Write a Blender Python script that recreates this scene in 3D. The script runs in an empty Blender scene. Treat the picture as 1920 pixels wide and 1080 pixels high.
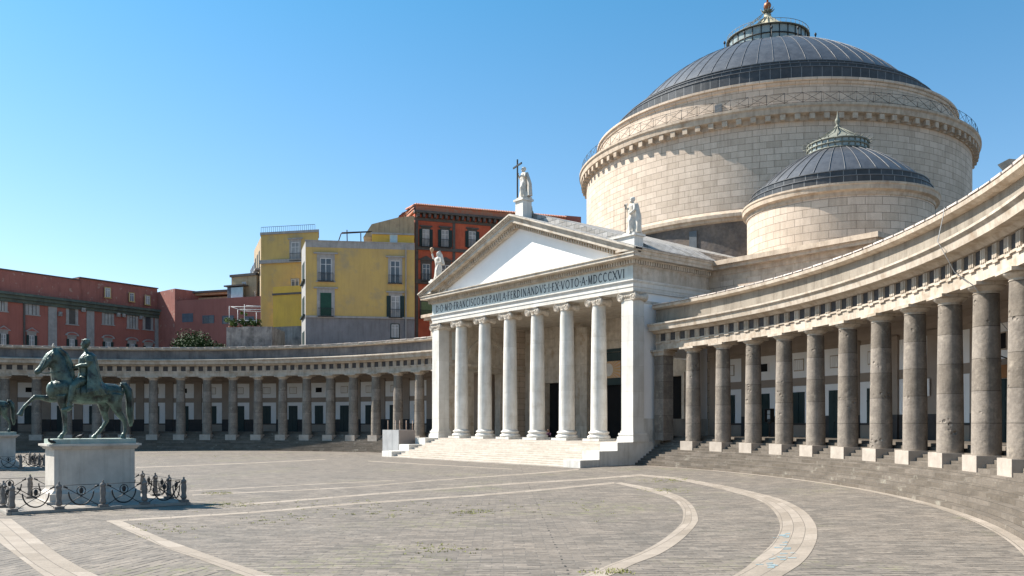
import bpy, bmesh, math, random
from math import sin, cos, pi, radians, hypot, atan2, sqrt
from mathutils import Vector, Matrix
random.seed(7)
S = bpy.context.scene
COL = S.collection

# ------------------------------------------------------------------ camera, sky, sun
F, HZ, CX, CY, YAW, CZ = 1592.6, 794.85, 57.5, -46.84, 0.895, 3.19
cam = bpy.data.cameras.new('camera'); camo = bpy.data.objects.new('camera', cam); COL.objects.link(camo)
camo.location = (CX, CY, CZ); camo.rotation_euler = (pi / 2, 0, YAW)
cam.sensor_width = 36; cam.lens = 36 * F / 1920; cam.shift_x = 0; cam.shift_y = (HZ - 540) / 1920
cam.clip_start = 0.1; cam.clip_end = 5000
S.camera = camo
SUN_AZ, SUN_EL = radians(-147), radians(46)          # direction towards the sun
W = bpy.data.worlds.new('World'); S.world = W; W.use_nodes = True
nt = W.node_tree; bg = nt.nodes['Background']
sky = nt.nodes.new('ShaderNodeTexSky'); sky.sky_type = 'NISHITA'; sky.sun_disc = False
sky.sun_elevation = SUN_EL; sky.sun_rotation = pi / 2 - SUN_AZ; sky.air_density = 1.0; sky.dust_density = 0.6; sky.ozone_density = 1.6
tint = nt.nodes.new('ShaderNodeMix'); tint.data_type = 'RGBA'; tint.blend_type = 'MULTIPLY'; tint.inputs[0].default_value = 1; tc = nt.nodes.new('ShaderNodeTexCoord'); sx3 = nt.nodes.new('ShaderNodeSeparateXYZ'); nt.links.new(tc.outputs['Generated'], sx3.inputs[0])
mr = nt.nodes.new('ShaderNodeMapRange'); mr.inputs[1].default_value = 0.02; mr.inputs[2].default_value = 0.50; nt.links.new(sx3.outputs[2], mr.inputs[0])
tm = nt.nodes.new('ShaderNodeMix'); tm.data_type = 'RGBA'; nt.links.new(mr.outputs[0], tm.inputs[0]); tm.inputs[6].default_value = (1.20, 1.14, 1.18, 1); tm.inputs[7].default_value = (0.43, 1.09, 1.24, 1)
nt.links.new(tm.outputs[2], tint.inputs[7])
nt.links.new(sky.outputs[0], tint.inputs[6]); nt.links.new(tint.outputs[2], bg.inputs[0]); bg.inputs[1].default_value = 0.072
sl = bpy.data.lights.new('sun', 'SUN'); sl.energy = 5.0; sl.angle = radians(0.5); sl.color = (1, 0.94, 0.855)
so = bpy.data.objects.new('sun', sl); COL.objects.link(so)
so.rotation_euler = Vector((cos(SUN_EL) * cos(SUN_AZ), cos(SUN_EL) * sin(SUN_AZ), sin(SUN_EL))).to_track_quat('Z', 'Y').to_euler()
S.view_settings.view_transform = 'Standard'; S.view_settings.look = 'None'
S.view_settings.exposure = 1.1; S.view_settings.gamma = 1
S.render.engine = 'CYCLES'
S.cycles.max_bounces = 6; S.cycles.diffuse_bounces = 4

# ------------------------------------------------------------------ helpers
FW = (-sin(YAW), cos(YAW)); RT = (cos(YAW), sin(YAW))
def ray(px):
    t = (px - 960) / F
    return FW[0] + t * RT[0], FW[1] + t * RT[1]
def at(px, dep):                       # ground position seen at column px, at that depth
    d = ray(px); return Vector((CX + d[0] * dep, CY + d[1] * dep))
def zat(py, dep): return CZ + (HZ - py) / F * dep
def on_ground(px, py, z=0.0):
    t = (CZ - z) * F / (py - HZ); return at(px, t)

def mat(name, c1, c2=None, ns=1.5, rough=0.85, bump=0.25, bs=9.0, brick=None, streak=0.0, metal=0.0, fine=0.0,
        dark=None, spec=0.3, pits=False):
    """c1/c2 mixed by large noise; brick=(w,h,mortar,colour,contrast) on UV; dark=(scale,lo,hi,colour) stains"""
    m = bpy.data.materials.new(name); m.use_nodes = True
    n = m.node_tree.nodes; l = m.node_tree.links; b = n['Principled BSDF']
    b.inputs['Roughness'].default_value = rough; b.inputs['Metallic'].default_value = metal
    b.inputs['Specular IOR Level'].default_value = spec
    geo = n.new('ShaderNodeNewGeometry'); P = geo.outputs['Position']
    def noise(scale, detail=5, vec=None, rgh=0.6):
        x = n.new('ShaderNodeTexNoise'); x.inputs['Scale'].default_value = scale; x.inputs['Detail'].default_value = detail
        x.inputs['Roughness'].default_value = rgh
        l.new(vec if vec else P, x.inputs['Vector']); return x.outputs['Fac']
    def ramp(v, lo, hi):
        x = n.new('ShaderNodeMapRange'); x.inputs[1].default_value = lo; x.inputs[2].default_value = hi
        l.new(v, x.inputs[0]); return x.outputs[0]
    def mix(f, a, bb, mode='MIX'):
        x = n.new('ShaderNodeMix'); x.data_type = 'RGBA'; x.blend_type = mode
        if isinstance(f, float): x.inputs[0].default_value = f
        else: l.new(f, x.inputs[0])
        for i, c in ((6, a), (7, bb)):
            if isinstance(c, tuple): x.inputs[i].default_value = (*c, 1)
            else: l.new(c, x.inputs[i])
        return x.outputs[2]
    c2 = c2 or tuple(min(1, v * 0.8) for v in c1)
    col = mix(ramp(noise(ns), 0.35, 0.65), c1, c2)
    h = None
    if brick:
        w_, h_, mo, mc, con = brick
        br = n.new('ShaderNodeTexBrick'); uv = n.new('ShaderNodeUVMap')
        l.new(uv.outputs[0], br.inputs['Vector']); br.inputs['Scale'].default_value = 1
        br.inputs['Brick Width'].default_value = w_; br.inputs['Row Height'].default_value = h_
        br.inputs['Mortar Size'].default_value = mo; br.inputs['Mortar Smooth'].default_value = 0.1; br.inputs['Bias'].default_value = 0
        br.inputs['Color1'].default_value = (1, 1, 1, 1); br.inputs['Color2'].default_value = (1 - con, 1 - con * 1.05, 1 - con * 1.15, 1)
        br.inputs['Mortar'].default_value = (1, 1, 1, 1)
        col = mix(1.0, col, br.outputs['Color'], 'MULTIPLY')
        col = mix(br.outputs['Fac'], col, mc)
        h = br.outputs['Fac']
    if fine: col = mix(fine, col, mix(ramp(noise(bs * 1.7, 3), .3, .7), (0.45, 0.43, 0.4), (1, 1, 1)), 'MULTIPLY')
    if streak:
        mp = n.new('ShaderNodeMapping'); mp.inputs['Scale'].default_value = (2.2, 2.2, 0.22); l.new(P, mp.inputs[0])
        col = mix(ramp(noise(1.3, 6, mp.outputs[0], 0.7), 0.48, 0.8), col, mix(1.0, col, (1 - streak, 1 - streak * 1.05, 1 - streak * 1.1), 'MULTIPLY'))
    if dark:
        col = mix(ramp(noise(dark[0], 6, None, .65), dark[1], dark[2]), col, dark[3])
    l.new(col, b.inputs['Base Color'])
    if pits:
        vo = n.new('ShaderNodeTexVoronoi'); vo.inputs['Scale'].default_value = 4.2; l.new(P, vo.inputs['Vector'])
        pm_ = n.new('ShaderNodeMath'); pm_.operation = 'MULTIPLY'; l.new(ramp(vo.outputs['Distance'], .40, .2), pm_.inputs[0]); l.new(ramp(noise(.7, 3), .60, .66), pm_.inputs[1]); pitv = pm_.outputs[0]
    bu = n.new('ShaderNodeBump'); bu.inputs['Strength'].default_value = bump; bu.inputs['Distance'].default_value = 0.05
    l.new(noise(bs, 8), bu.inputs['Height']); last = bu
    if h:
        b2 = n.new('ShaderNodeBump'); b2.invert = True; b2.inputs['Strength'].default_value = 0.5; b2.inputs['Distance'].default_value = 0.03
        l.new(h, b2.inputs['Height']); l.new(bu.outputs[0], b2.inputs['Normal']); last = b2
    if pits:
        b3 = n.new('ShaderNodeBump'); b3.invert = True; b3.inputs['Strength'].default_value = 1.0; b3.inputs['Distance'].default_value = 0.07
        l.new(pitv, b3.inputs['Height']); l.new(last.outputs[0], b3.inputs['Normal']); last = b3
    l.new(last.outputs[0], b.inputs['Normal'])
    return m

class MB:
    def __init__(s): s.v = []; s.f = []; s.uv = []; s.m = []; s.sm = []
    def face(s, pts, uv=None, m=0, smooth=False):
        i = len(s.v); s.v += [tuple(p) for p in pts]; s.f.append(tuple(range(i, i + len(pts)))); s.uv.append(uv); s.m.append(m); s.sm.append(smooth)
    def grid(s, rows, uvs=None, m=0, smooth=False, flip=False):
        nc = len(rows[0]); i0 = len(s.v)
        for r in rows: s.v += [tuple(p) for p in r]
        for i in range(len(rows) - 1):
            for j in range(nc - 1):
                q = [(i, j), (i, j + 1), (i + 1, j + 1), (i + 1, j)]
                if flip: q.reverse()
                s.f.append(tuple(i0 + a * nc + b for a, b in q))
                s.uv.append([uvs[a][b] for a, b in q] if uvs else None); s.m.append(m); s.sm.append(smooth)
    def box(s, x0, x1, y0, y1, z0, z1, m=0, M=None, taper=0.0):
        t = taper
        p = [Vector(q) for q in ((x0, y0, z0), (x1, y0, z0), (x1, y1, z0), (x0, y1, z0), (x0 + t, y0 + t, z1), (x1 - t, y0 + t, z1), (x1 - t, y1 - t, z1), (x0 + t, y1 - t, z1))]
        if M is not None: p = [M @ q for q in p]
        for q in ((3, 2, 1, 0), (4, 5, 6, 7), (0, 1, 5, 4), (1, 2, 6, 5), (2, 3, 7, 6), (3, 0, 4, 7)): s.face([p[k] for k in q], None, m)
    def lathe(s, prof, n=24, c=(0, 0), a0=0.0, a1=2 * pi, m=0, smooth=True, sx=1, M=None, squash=1.0):
        rows = []; uvs = []
        acc = 0; R = max(p[0] for p in prof)
        for k, (r, z) in enumerate(prof):
            if k: acc += hypot(r - prof[k - 1][0], z - prof[k - 1][1])
            row = []; ur = []
            for i in range(n + 1):
                a = a0 + (a1 - a0) * i / n
                p = Vector((c[0] + sx * r * cos(a), c[1] + r * sin(a) * squash, z))
                row.append(M @ p if M is not None else p); ur.append((a * R, acc + prof[0][1]))
            rows.append(row); uvs.append(ur)
        s.grid(rows, uvs, m, smooth)
    def tube(s, pts, rads, n=6, m=0, cap=True, smooth=True):
        pts = [Vector(p) for p in pts]
        if not isinstance(rads, (list, tuple)): rads = [rads] * len(pts)
        rows = []; up = None
        for i, p in enumerate(pts):
            d = (pts[min(i + 1, len(pts) - 1)] - pts[max(i - 1, 0)]).normalized()
            if up is None: up = d.orthogonal().normalized()
            up = (up - d * up.dot(d)); up = up.normalized() if up.length > 1e-6 else d.orthogonal().normalized()
            w = d.cross(up); r = rads[i]
            ra, rb = (r if isinstance(r, (tuple, list)) else (r, r))
            rows.append([p + up * (ra * cos(2 * pi * k / n)) + w * (rb * sin(2 * pi * k / n)) for k in range(n + 1)])
        s.grid(rows, None, m, smooth)
        if cap: s.face(rows[0][:-1][::-1], None, m); s.face(rows[-1][:-1], None, m)
    def ell(s, c, r, n=12, M=None, m=0, k=7):
        c = Vector(c); rows = []
        R = M.to_3x3() if M is not None else Matrix.Identity(3)
        for i in range(k + 1):
            a = -pi / 2 + pi * i / k
            rows.append([c + R @ Vector((r[0] * cos(a) * cos(2 * pi * j / n), r[1] * cos(a) * sin(2 * pi * j / n), r[2] * sin(a))) for j in range(n + 1)])
        s.grid(rows, None, m, True)
    def prism(s, poly, ext, m=0):      # poly: 3D points, ext: vector
        e = Vector(ext); a = [Vector(p) for p in poly]; b = [p + e for p in a]
        s.face(a[::-1], None, m); s.face(b, None, m)
        for i in range(len(a)): j = (i + 1) % len(a); s.face([a[i], a[j], b[j], b[i]], None, m)
    def build(s, name, mats, parent=None, loc=None):
        me = bpy.data.meshes.new(name); me.from_pydata(s.v, [], s.f)
        if not isinstance(mats, (list, tuple)): mats = [mats]
        for m in mats: me.materials.append(m)
        uvl = me.uv_layers.new(name='UVMap'); d = uvl.data; k = 0; co = [Vector(v) for v in s.v]
        for fi, f in enumerate(s.f):
            u = s.uv[fi]
            if u is None:
                nrm = Vector((0, 0, 0))
                for t in range(1, len(f) - 1): nrm += (co[f[t]] - co[f[0]]).cross(co[f[t + 1]] - co[f[0]])
                if abs(nrm.z) > 0.7 * nrm.length: u = [(co[i].x, co[i].y) for i in f]
                else:
                    h = Vector((-nrm.y, nrm.x)); h = h.normalized() if h.length > 1e-9 else Vector((1, 0))
                    u = [(co[i].x * h.x + co[i].y * h.y, co[i].z) for i in f]
            for q in u: d[k].uv = q; k += 1
        me.polygons.foreach_set('material_index', s.m); me.polygons.foreach_set('use_smooth', s.sm)
        bm = bmesh.new(); bm.from_mesh(me); bmesh.ops.remove_doubles(bm, verts=bm.verts, dist=1e-4)
        bmesh.ops.recalc_face_normals(bm, faces=bm.faces); bm.to_mesh(me); bm.free()
        o = bpy.data.objects.new(name, me); COL.objects.link(o)
        if parent: o.parent = parent
        if loc: o.location = loc
        if any(s.sm):
            try: me.shade_auto_smooth
            except Exception: pass
        return o

def thing(name, label, cat, loc=(0, 0, 0), rz=0.0, group=None):
    o = bpy.data.objects.new(name, None); COL.objects.link(o); o.location = loc; o.rotation_euler = (0, 0, rz)
    o['label'] = label; o['category'] = cat
    if group: o['group'] = group
    return o
def tag(o, label, cat, group=None):
    o['label'] = label; o['category'] = cat
    if group: o['group'] = group
    return o
def struct(o, kind='structure'): o['kind'] = kind; return o
def kids(o): return [c for c in COL.objects if c.parent == o]
def copy_tree(o, parent=None):
    c = o.copy(); COL.objects.link(c); c.parent = parent
    for ch in kids(o): copy_tree(ch, c)
    return c

# ------------------------------------------------------------------ materials
MARB = mat('white_marble', (0.68, 0.655, 0.61), (0.56, 0.53, 0.48), 0.9, 0.6, 0.15, 12, streak=0.35, dark=(0.55, 0.56, 0.8, (0.38, 0.32, 0.25)), brick=(90, 2.05, 0.006, (0.45, 0.42, 0.37), 0.1))
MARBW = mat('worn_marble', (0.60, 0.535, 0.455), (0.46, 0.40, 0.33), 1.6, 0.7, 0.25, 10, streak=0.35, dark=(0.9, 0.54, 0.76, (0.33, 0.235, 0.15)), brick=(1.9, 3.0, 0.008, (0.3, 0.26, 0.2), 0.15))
MARBF = mat('front_marble', (0.69, 0.665, 0.62), (0.58, 0.55, 0.50), 0.7, 0.6, 0.12, 12, streak=0.22, dark=(0.8, 0.62, 0.85, (0.5, 0.43, 0.34)), brick=(90, 1.9, 0.006, (0.45, 0.4, 0.34), 0.08))
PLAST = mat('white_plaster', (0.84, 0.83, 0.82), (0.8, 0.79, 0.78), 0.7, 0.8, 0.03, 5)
STEPM = mat('step_marble', (0.60, 0.545, 0.48), (0.50, 0.44, 0.375), 2.2, 0.6, 0.15, 10, brick=(1.9, 0.1525, 0.007, (0.36, 0.3, 0.24), 0.2), dark=(1.4, 0.58, 0.85, (0.45, 0.33, 0.26)))
DRUM = mat('drum_ashlar', (0.665, 0.545, 0.44), (0.585, 0.475, 0.38), 1.1, 0.8, 0.2, 8, brick=(1.28, 0.59, 0.02, (0.27, 0.215, 0.17), 0.20), streak=0.28, fine=0.25)
DRUMC = mat('drum_cornice', (0.52, 0.42, 0.32), (0.38, 0.30, 0.23), 1.5, 0.8, 0.25, 9, streak=0.4, dark=(1.1, 0.55, 0.8, (0.28, 0.19, 0.12)))
RUBBLE = mat('dark_rough_stone', (0.24, 0.19, 0.155), (0.10, 0.09, 0.085), 0.3, 0.95, 1.0, 2.0, dark=(0.5, 0.5, 0.7, (0.10, 0.09, 0.09)), fine=0.6)
TRAV = mat('travertine', (0.53, 0.455, 0.375), (0.41, 0.345, 0.275), 1.3, 0.8, 0.25, 9, streak=0.45, dark=(1.3, 0.52, 0.74, (0.30, 0.225, 0.16)), brick=(2.3, 5, 0.01, (0.3, 0.24, 0.18), 0.15))
TRAVP = mat('parapet_travertine', (0.33, 0.29, 0.24), (0.25, 0.215, 0.175), 0.8, 0.85, 0.35, 7, streak=0.5, dark=(0.5, 0.55, 0.8, (0.22, 0.18, 0.14)), brick=(1.6, 8, 0.008, (0.25, 0.2, 0.15), 0.2))
PARG = mat('grey_blackened_parapet', (0.22, 0.20, 0.19), (0.125, 0.118, 0.118), 0.6, 0.9, 0.4, 5, streak=0.5, dark=(0.7, 0.5, 0.75, (0.09, 0.085, 0.085)))
TILE = mat('pale_roof_slab', (0.62, 0.55, 0.5), (0.45, 0.38, 0.33), 3, 0.8, 0.3, 12)
LAVA = mat('grey_column_stone', (0.32, 0.275, 0.232), (0.225, 0.193, 0.165), 1.7, 0.9, 0.5, 6, brick=(50, 1.28, 0.012, (0.10, 0.085, 0.07), 0.3), streak=0.3, dark=(2.1, 0.56, 0.76, (0.36, 0.305, 0.245)), fine=0.4, pits=True)
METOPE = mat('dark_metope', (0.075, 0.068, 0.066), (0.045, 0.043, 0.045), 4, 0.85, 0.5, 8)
BLOCK = mat('pale_plinth_block', (0.42, 0.365, 0.31), (0.34, 0.29, 0.245), 2, 0.8, 0.25, 10)
STEPG = mat('grey_step_stone', (0.20, 0.168, 0.138), (0.14, 0.118, 0.097), 1.2, 0.9, 0.4, 7, brick=(1.5, 0.3, 0.01, (0.1, 0.085, 0.07), 0.3), dark=(1.0, 0.6, 0.8, (0.36, 0.33, 0.27)), fine=0.35)
TAUPE = mat('taupe_plaster', (0.33, 0.27, 0.225), (0.28, 0.23, 0.19), 0.8, 0.9, 0.05, 5)
WHITE = mat('gallery_white_plaster', (0.80, 0.79, 0.79), (0.74, 0.73, 0.72), 0.6, 0.9, 0.05, 5)
DADO = mat('dark_dado', (0.062, 0.056, 0.055), (0.045, 0.042, 0.042), 2, 0.8, 0.2, 7)
TEAL = mat('dark_green_paint', (0.012, 0.03, 0.032), (0.018, 0.036, 0.036), 2, 0.5, 0.05, 9)
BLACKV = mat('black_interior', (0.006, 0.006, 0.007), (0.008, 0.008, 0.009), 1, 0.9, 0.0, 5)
GLASS = mat('window_glass', (0.05, 0.06, 0.07), (0.09, 0.1, 0.11), 0.6, 0.15, 0.0, 5, spec=0.6)
CURT = mat('window_curtain', (0.38, 0.38, 0.37), (0.2, 0.21, 0.22), 0.8, 0.4, 0.0, 5)
LEAD = mat('lead_roof', (0.115, 0.117, 0.125), (0.08, 0.082, 0.09), 1.4, 0.42, 0.15, 6, streak=0.25, metal=0.35, spec=0.5)
LEADD = mat('dark_lead', (0.07, 0.073, 0.08), (0.05, 0.054, 0.06), 2.0, 0.5, 0.2, 6, metal=0.2, brick=(0.95, 50, 0.02, (0.26, 0.26, 0.26), 0.25))
SEAM = mat('lead_seam', (0.15, 0.15, 0.155), None, 2, 0.5, 0.1, 6, metal=0.3)
ROOFG = mat('grey_slate_roof', (0.46, 0.44, 0.42), (0.33, 0.315, 0.30), 1.0, 0.8, 0.4, 8, brick=(0.6, 0.42, 0.02, (0.1, 0.1, 0.1), 0.35))
VERD = mat('green_copper', (0.21, 0.21, 0.17), (0.14, 0.145, 0.12), 3, 0.7, 0.2, 9)
LGLASS = mat('lantern_glass', (0.30, 0.33, 0.31), (0.20, 0.235, 0.225), 1.5, 0.25, 0.0, 5, spec=0.6)
OCHRE = mat('ochre_sheet', (0.50, 0.42, 0.27), (0.40, 0.37, 0.27), 2.0, 0.6, 0.1, 6)
RUSTB = mat('copper_ball', (0.32, 0.12, 0.05), (0.25, 0.1, 0.05), 3, 0.45, 0.1, 6, metal=0.4)
IRON = mat('black_iron', (0.018, 0.018, 0.02), (0.03, 0.028, 0.026), 5, 0.55, 0.1, 20)
BRONZE = mat('green_bronze', (0.032, 0.050, 0.042), (0.10, 0.155, 0.125), 1.9, 0.42, 0.35, 9, metal=0.3, dark=(2.6, 0.48, 0.62, (0.012, 0.017, 0.016)), streak=0.5, spec=0.6)
PEDM = mat('pedestal_marble', (0.52, 0.475, 0.42), (0.42, 0.38, 0.335), 1.3, 0.7, 0.15, 8, streak=0.3)
PEDG = mat('pedestal_plate', (0.36, 0.40, 0.35), (0.28, 0.34, 0.3), 2.5, 0.8, 0.2, 9, streak=0.4)
KERB = mat('kerb_stone', (0.33, 0.30, 0.265), (0.25, 0.225, 0.20), 1.2, 0.9, 0.3, 8, brick=(1.2, 0.8, 0.01, (0.15, 0.13, 0.11), 0.2))
POST = mat('bollard_stone', (0.20, 0.18, 0.165), (0.14, 0.128, 0.118), 6, 0.9, 0.5, 14)
TERRA = mat('terracotta_tile', (0.42, 0.13, 0.07), (0.32, 0.2, 0.14), 2.5, 0.8, 0.3, 8)
LETTER = mat('dark_letter', (0.035, 0.045, 0.055), None, 3, 0.6, 0.0, 5)
FRIEZE = mat('frieze_marble', (0.56, 0.60, 0.58), (0.47, 0.5, 0.48), 0.9, 0.6, 0.1, 9, streak=0.25, dark=(0.45, 0.62, 0.85, (0.42, 0.3, 0.2)))
PAVEB = mat('pale_pavement_band', (0.37, 0.312, 0.258), (0.30, 0.254, 0.21), 1.0, 0.9, 0.3, 9, brick=(1.35, 0.46, 0.012, (0.16, 0.135, 0.11), 0.25), dark=(2.0, 0.58, 0.85, (0.3, 0.26, 0.2)), fine=0.2)

# paving of the square
def paving():
    m = bpy.data.materials.new('basalt_paving'); m.use_nodes = True
    n = m.node_tree.nodes; l = m.node_tree.links; b = n['Principled BSDF']; b.inputs['Roughness'].default_value = 0.8
    b.inputs['Specular IOR Level'].default_value = 0.35
    g = n.new('ShaderNodeNewGeometry'); mp = n.new('ShaderNodeMapping'); mp.inputs['Rotation'].default_value = (0, 0, radians(-52))
    l.new(g.outputs['Position'], mp.inputs[0])
    def noise(sc, det=6, v=None, r=.6):
        x = n.new('ShaderNodeTexNoise'); x.inputs['Scale'].default_value = sc; x.inputs['Detail'].default_value = det; x.inputs['Roughness'].default_value = r
        l.new(v if v else g.outputs['Position'], x.inputs['Vector']); return x
    wob = noise(1.2, 3); add = n.new('ShaderNodeMixRGB'); add.blend_type = 'ADD'; add.inputs[0].default_value = 0.16
    l.new(wob.outputs['Color'], add.inputs[2])
    mp2 = n.new('ShaderNodeMapping'); mp2.inputs['Rotation'].default_value = (0, 0, radians(-127)); l.new(g.outputs['Position'], mp2.inputs[0])
    sepp = n.new('ShaderNodeSeparateXYZ'); l.new(g.outputs['Position'], sepp.inputs[0])
    lt = n.new('ShaderNodeMath'); lt.operation = 'LESS_THAN'; lt.inputs[1].default_value = -40.3; l.new(sepp.outputs[1], lt.inputs[0])
    sel = n.new('ShaderNodeMix'); sel.data_type = 'VECTOR'; l.new(lt.outputs[0], sel.inputs[0]); l.new(mp.outputs[0], sel.inputs[4]); l.new(mp2.outputs[0], sel.inputs[5]); l.new(sel.outputs[1], add.inputs[1])
    def brick(w, h, mo):
        br = n.new('ShaderNodeTexBrick'); l.new(add.outputs[0], br.inputs['Vector'])
        for k, v in (('Scale', 1), ('Brick Width', w), ('Row Height', h), ('Mortar Size', mo), ('Mortar Smooth', 0.3), ('Bias', 0)): br.inputs[k].default_value = v
        br.inputs['Color1'].default_value = (0.240, 0.200, 0.162, 1); br.inputs['Color2'].default_value = (0.155, 0.131, 0.108, 1); br.inputs['Mortar'].default_value = (0.2, 0.18, 0.16, 1)
        return br
    br = brick(0.55, 0.25, 0.010); brr = brick(900, 0.25, 0.030)
    st = n.new('ShaderNodeMapping'); st.inputs['Scale'].default_value = (1.1, 3.6, 1); l.new(add.outputs[0], st.inputs[0])
    def ramp(v, lo, hi):
        x = n.new('ShaderNodeMapRange'); x.inputs[1].default_value = lo; x.inputs[2].default_value = hi; l.new(v, x.inputs[0]); return x.outputs[0]
    def mixc(f, a, c, mode='MIX'):
        x = n.new('ShaderNodeMix'); x.data_type = 'RGBA'; x.blend_type = mode
        if isinstance(f, float): x.inputs[0].default_value = f
        else: l.new(f, x.inputs[0])
        for i, q in ((6, a), (7, c)):
            if isinstance(q, tuple): x.inputs[i].default_value = (*q, 1)
            else: l.new(q, x.inputs[i])
        return x.outputs[2]
    def mul(a, c):
        x = n.new('ShaderNodeMath'); x.operation = 'MULTIPLY'
        for i, q in ((0, a), (1, c)):
            if isinstance(q, float): x.inputs[i].default_value = q
            else: l.new(q, x.inputs[i])
        return x.outputs[0]
    col = mixc(ramp(noise(0.28, 5).outputs['Fac'], .35, .65), br.outputs['Color'], mixc(1.0, br.outputs['Color'], (0.84, 0.86, 0.88), 'MULTIPLY'))
    col = mixc(ramp(noise(9, 4).outputs['Fac'], .4, .75), col, mixc(1.0, col, (0.72, 0.71, 0.7), 'MULTIPLY'))
    col = mixc(ramp(noise(1.1, 6, None, .75).outputs['Fac'], .56, .75), col, (0.30, 0.255, 0.21))
    # joints: dark in places, filled with sand elsewhere, mossy in patches
    jn = ramp(noise(1.3, 5, st.outputs[0], .7).outputs['Fac'], .49, .53)
    col = mixc(mul(br.outputs['Fac'], 0.45), col, (0.07, 0.06, 0.05))
    col = mixc(mul(brr.outputs['Fac'], jn), col, (0.018, 0.016, 0.014))
    moss = mul(ramp(noise(0.16, 4).outputs['Fac'], .54, .66), ramp(noise(3.0, 6, None, .8).outputs['Fac'], .50, .62))
    col = mixc(mul(moss, 0.55), col, (0.20, 0.21, 0.07))
    l.new(col, b.inputs['Base Color'])
    b1 = n.new('ShaderNodeBump'); b1.inputs['Strength'].default_value = .5; b1.inputs['Distance'].default_value = .03; l.new(noise(5, 8).outputs['Fac'], b1.inputs['Height'])
    b2 = n.new('ShaderNodeBump'); b2.invert = True; b2.inputs['Strength'].default_value = .7; b2.inputs['Distance'].default_value = .03
    l.new(br.outputs['Fac'], b2.inputs['Height']); l.new(b1.outputs[0], b2.inputs['Normal']); l.new(b2.outputs[0], b.inputs['Normal'])
    return m
PAVE = paving()

# ------------------------------------------------------------------ ground
AC, BC = 9.23, -45.2                    # centres of the two colonnade arcs: (+-AC, BC)
def gz(x, y):
    rho = hypot(max(0, abs(x) - AC), y - BC); t = max(0, min(1, (rho - 34) / 11.0)); return 0.14 * t * t * (3 - 2 * t)
mb = MB()
xs = [-400, -120] + [x for x in range(-64, 69, 1)] + [130, 400]; ys = [-400, -130] + [y for y in range(-70, 4, 1)] + [60, 500]
mb.grid([[(x, y, gz(x, y)) for x in xs] for y in ys], None, 0, True)
struct(mb.build('ground', PAVE))

def band(name, e1, e2, z=0.006, seg=10, mt=None):
    def cr(pts):
        P = [on_ground(*p) for p in pts]; out = []
        P = [P[0] * 2 - P[1]] + P + [P[-1] * 2 - P[-2]]
        for i in range(1, len(P) - 2):
            for k in range(seg):
                t = k / seg; a, b_, c, d = P[i - 1:i + 3]
                out.append(0.5 * ((2 * b_) + (c - a) * t + (2 * a - 5 * b_ + 4 * c - d) * t * t + (3 * b_ - a - 3 * c + d) * t ** 3))
        out.append(P[-2]); return out
    A, B = cr(e1), cr(e2); m = MB(); rows = []; uvs = []; acc = 0
    for k, (p, q) in enumerate(zip(A, B)):
        if k: acc += (p - A[k - 1]).length
        w = (q - p).length; n_ = 4
        rows.append([(p.x + (q.x - p.x) * j / n_, p.y + (q.y - p.y) * j / n_, gz(p.x + (q.x - p.x) * j / n_, p.y + (q.y - p.y) * j / n_) + z) for j in range(n_ + 1)])
        uvs.append([(acc, w * j / n_) for j in range(n_ + 1)])
    m.grid(rows, uvs); return struct(m.build(name, mt or PAVEB))
band('pavement_band', [(1165, 905), (1230, 917.5), (1272.5, 930), (1297.5, 947.5), (1308.5, 970), (1305, 985), (1280, 1012.5), (1240, 1040), (1190, 1060), (1150, 1080), (1040, 1125)],
     [(1152, 906), (1210, 920), (1255, 935), (1277.5, 952.5), (1280, 975), (1270, 990), (1240, 1015), (1195, 1040), (1145, 1060), (1097, 1080), (985, 1125)])
band('pavement_band', [(1205, 892), (1270, 898.5), (1340, 910), (1410, 925), (1465, 940), (1505, 960), (1527.5, 985), (1532.5, 1010), (1525, 1035), (1507, 1060), (1480, 1080), (1400, 1130)],
     [(1200, 894.5), (1270, 902.5), (1330, 915), (1390, 930), (1430, 945), (1452.5, 965), (1462.5, 990), (1455, 1015), (1432, 1040), (1410, 1060), (1385, 1080), (1300, 1130)])
def line(pts, w=0.42):
    a = [(x, y - 1.0) for x, y in pts]; b_ = [(x, y + w) for x, y in pts]
    band('pavement_band', a, b_, 0.004, 6)
line([(200, 977), (475, 960), (650, 945), (850, 931.5), (960, 923), (1152, 905)], 2.2)
line([(440, 946.5), (600, 934.5), (750, 922), (960, 907), (1205, 892)], 1.8)
line([(360, 928.5), (650, 914.5), (800, 902), (960, 890.5), (1085, 882)], 0.7)
line([(355, 921), (550, 910.5), (740, 901)], 0.3)
line([(255, 877), (400, 871.5), (610, 862)], 0.4)
line([(690, 865), (820, 872.5), (960, 880.5)], 0.3)
band('pavement_band', [(22, 973), (65, 1005), (105, 1035), (145, 1060), (185, 1080), (260, 1118)], [(-40, 973), (-15, 1005), (22, 1035), (55, 1060), (82, 1080), (140, 1118)])
band('pavement_band', [(227, 976), (300, 1007), (350, 1025), (420, 1050), (510, 1079), (630, 1118)], [(199, 977), (262, 1006), (310, 1027), (370, 1048), (450, 1077), (560, 1118)])

CHK = mat('blue_chalk', (0.17, 0.25, 0.28), (0.26, 0.30, 0.30), 8, .9, .0, 9)
m = MB()
for k in range(30):
    px, py = random.gauss(1462, 16) + 0, random.uniform(1005, 1078); px -= max(0, (py - 1035)) * .45; w_ = random.uniform(4, 16); h_ = random.uniform(.8, 2.2)
    q = [on_ground(px, py), on_ground(px + w_, py - random.uniform(-2, 3)), on_ground(px + w_, py + h_), on_ground(px, py + h_)]
    m.face([(p.x, p.y, gz(p.x, p.y) + .012) for p in q])
struct(m.build('chalk_marks', CHK))

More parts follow.
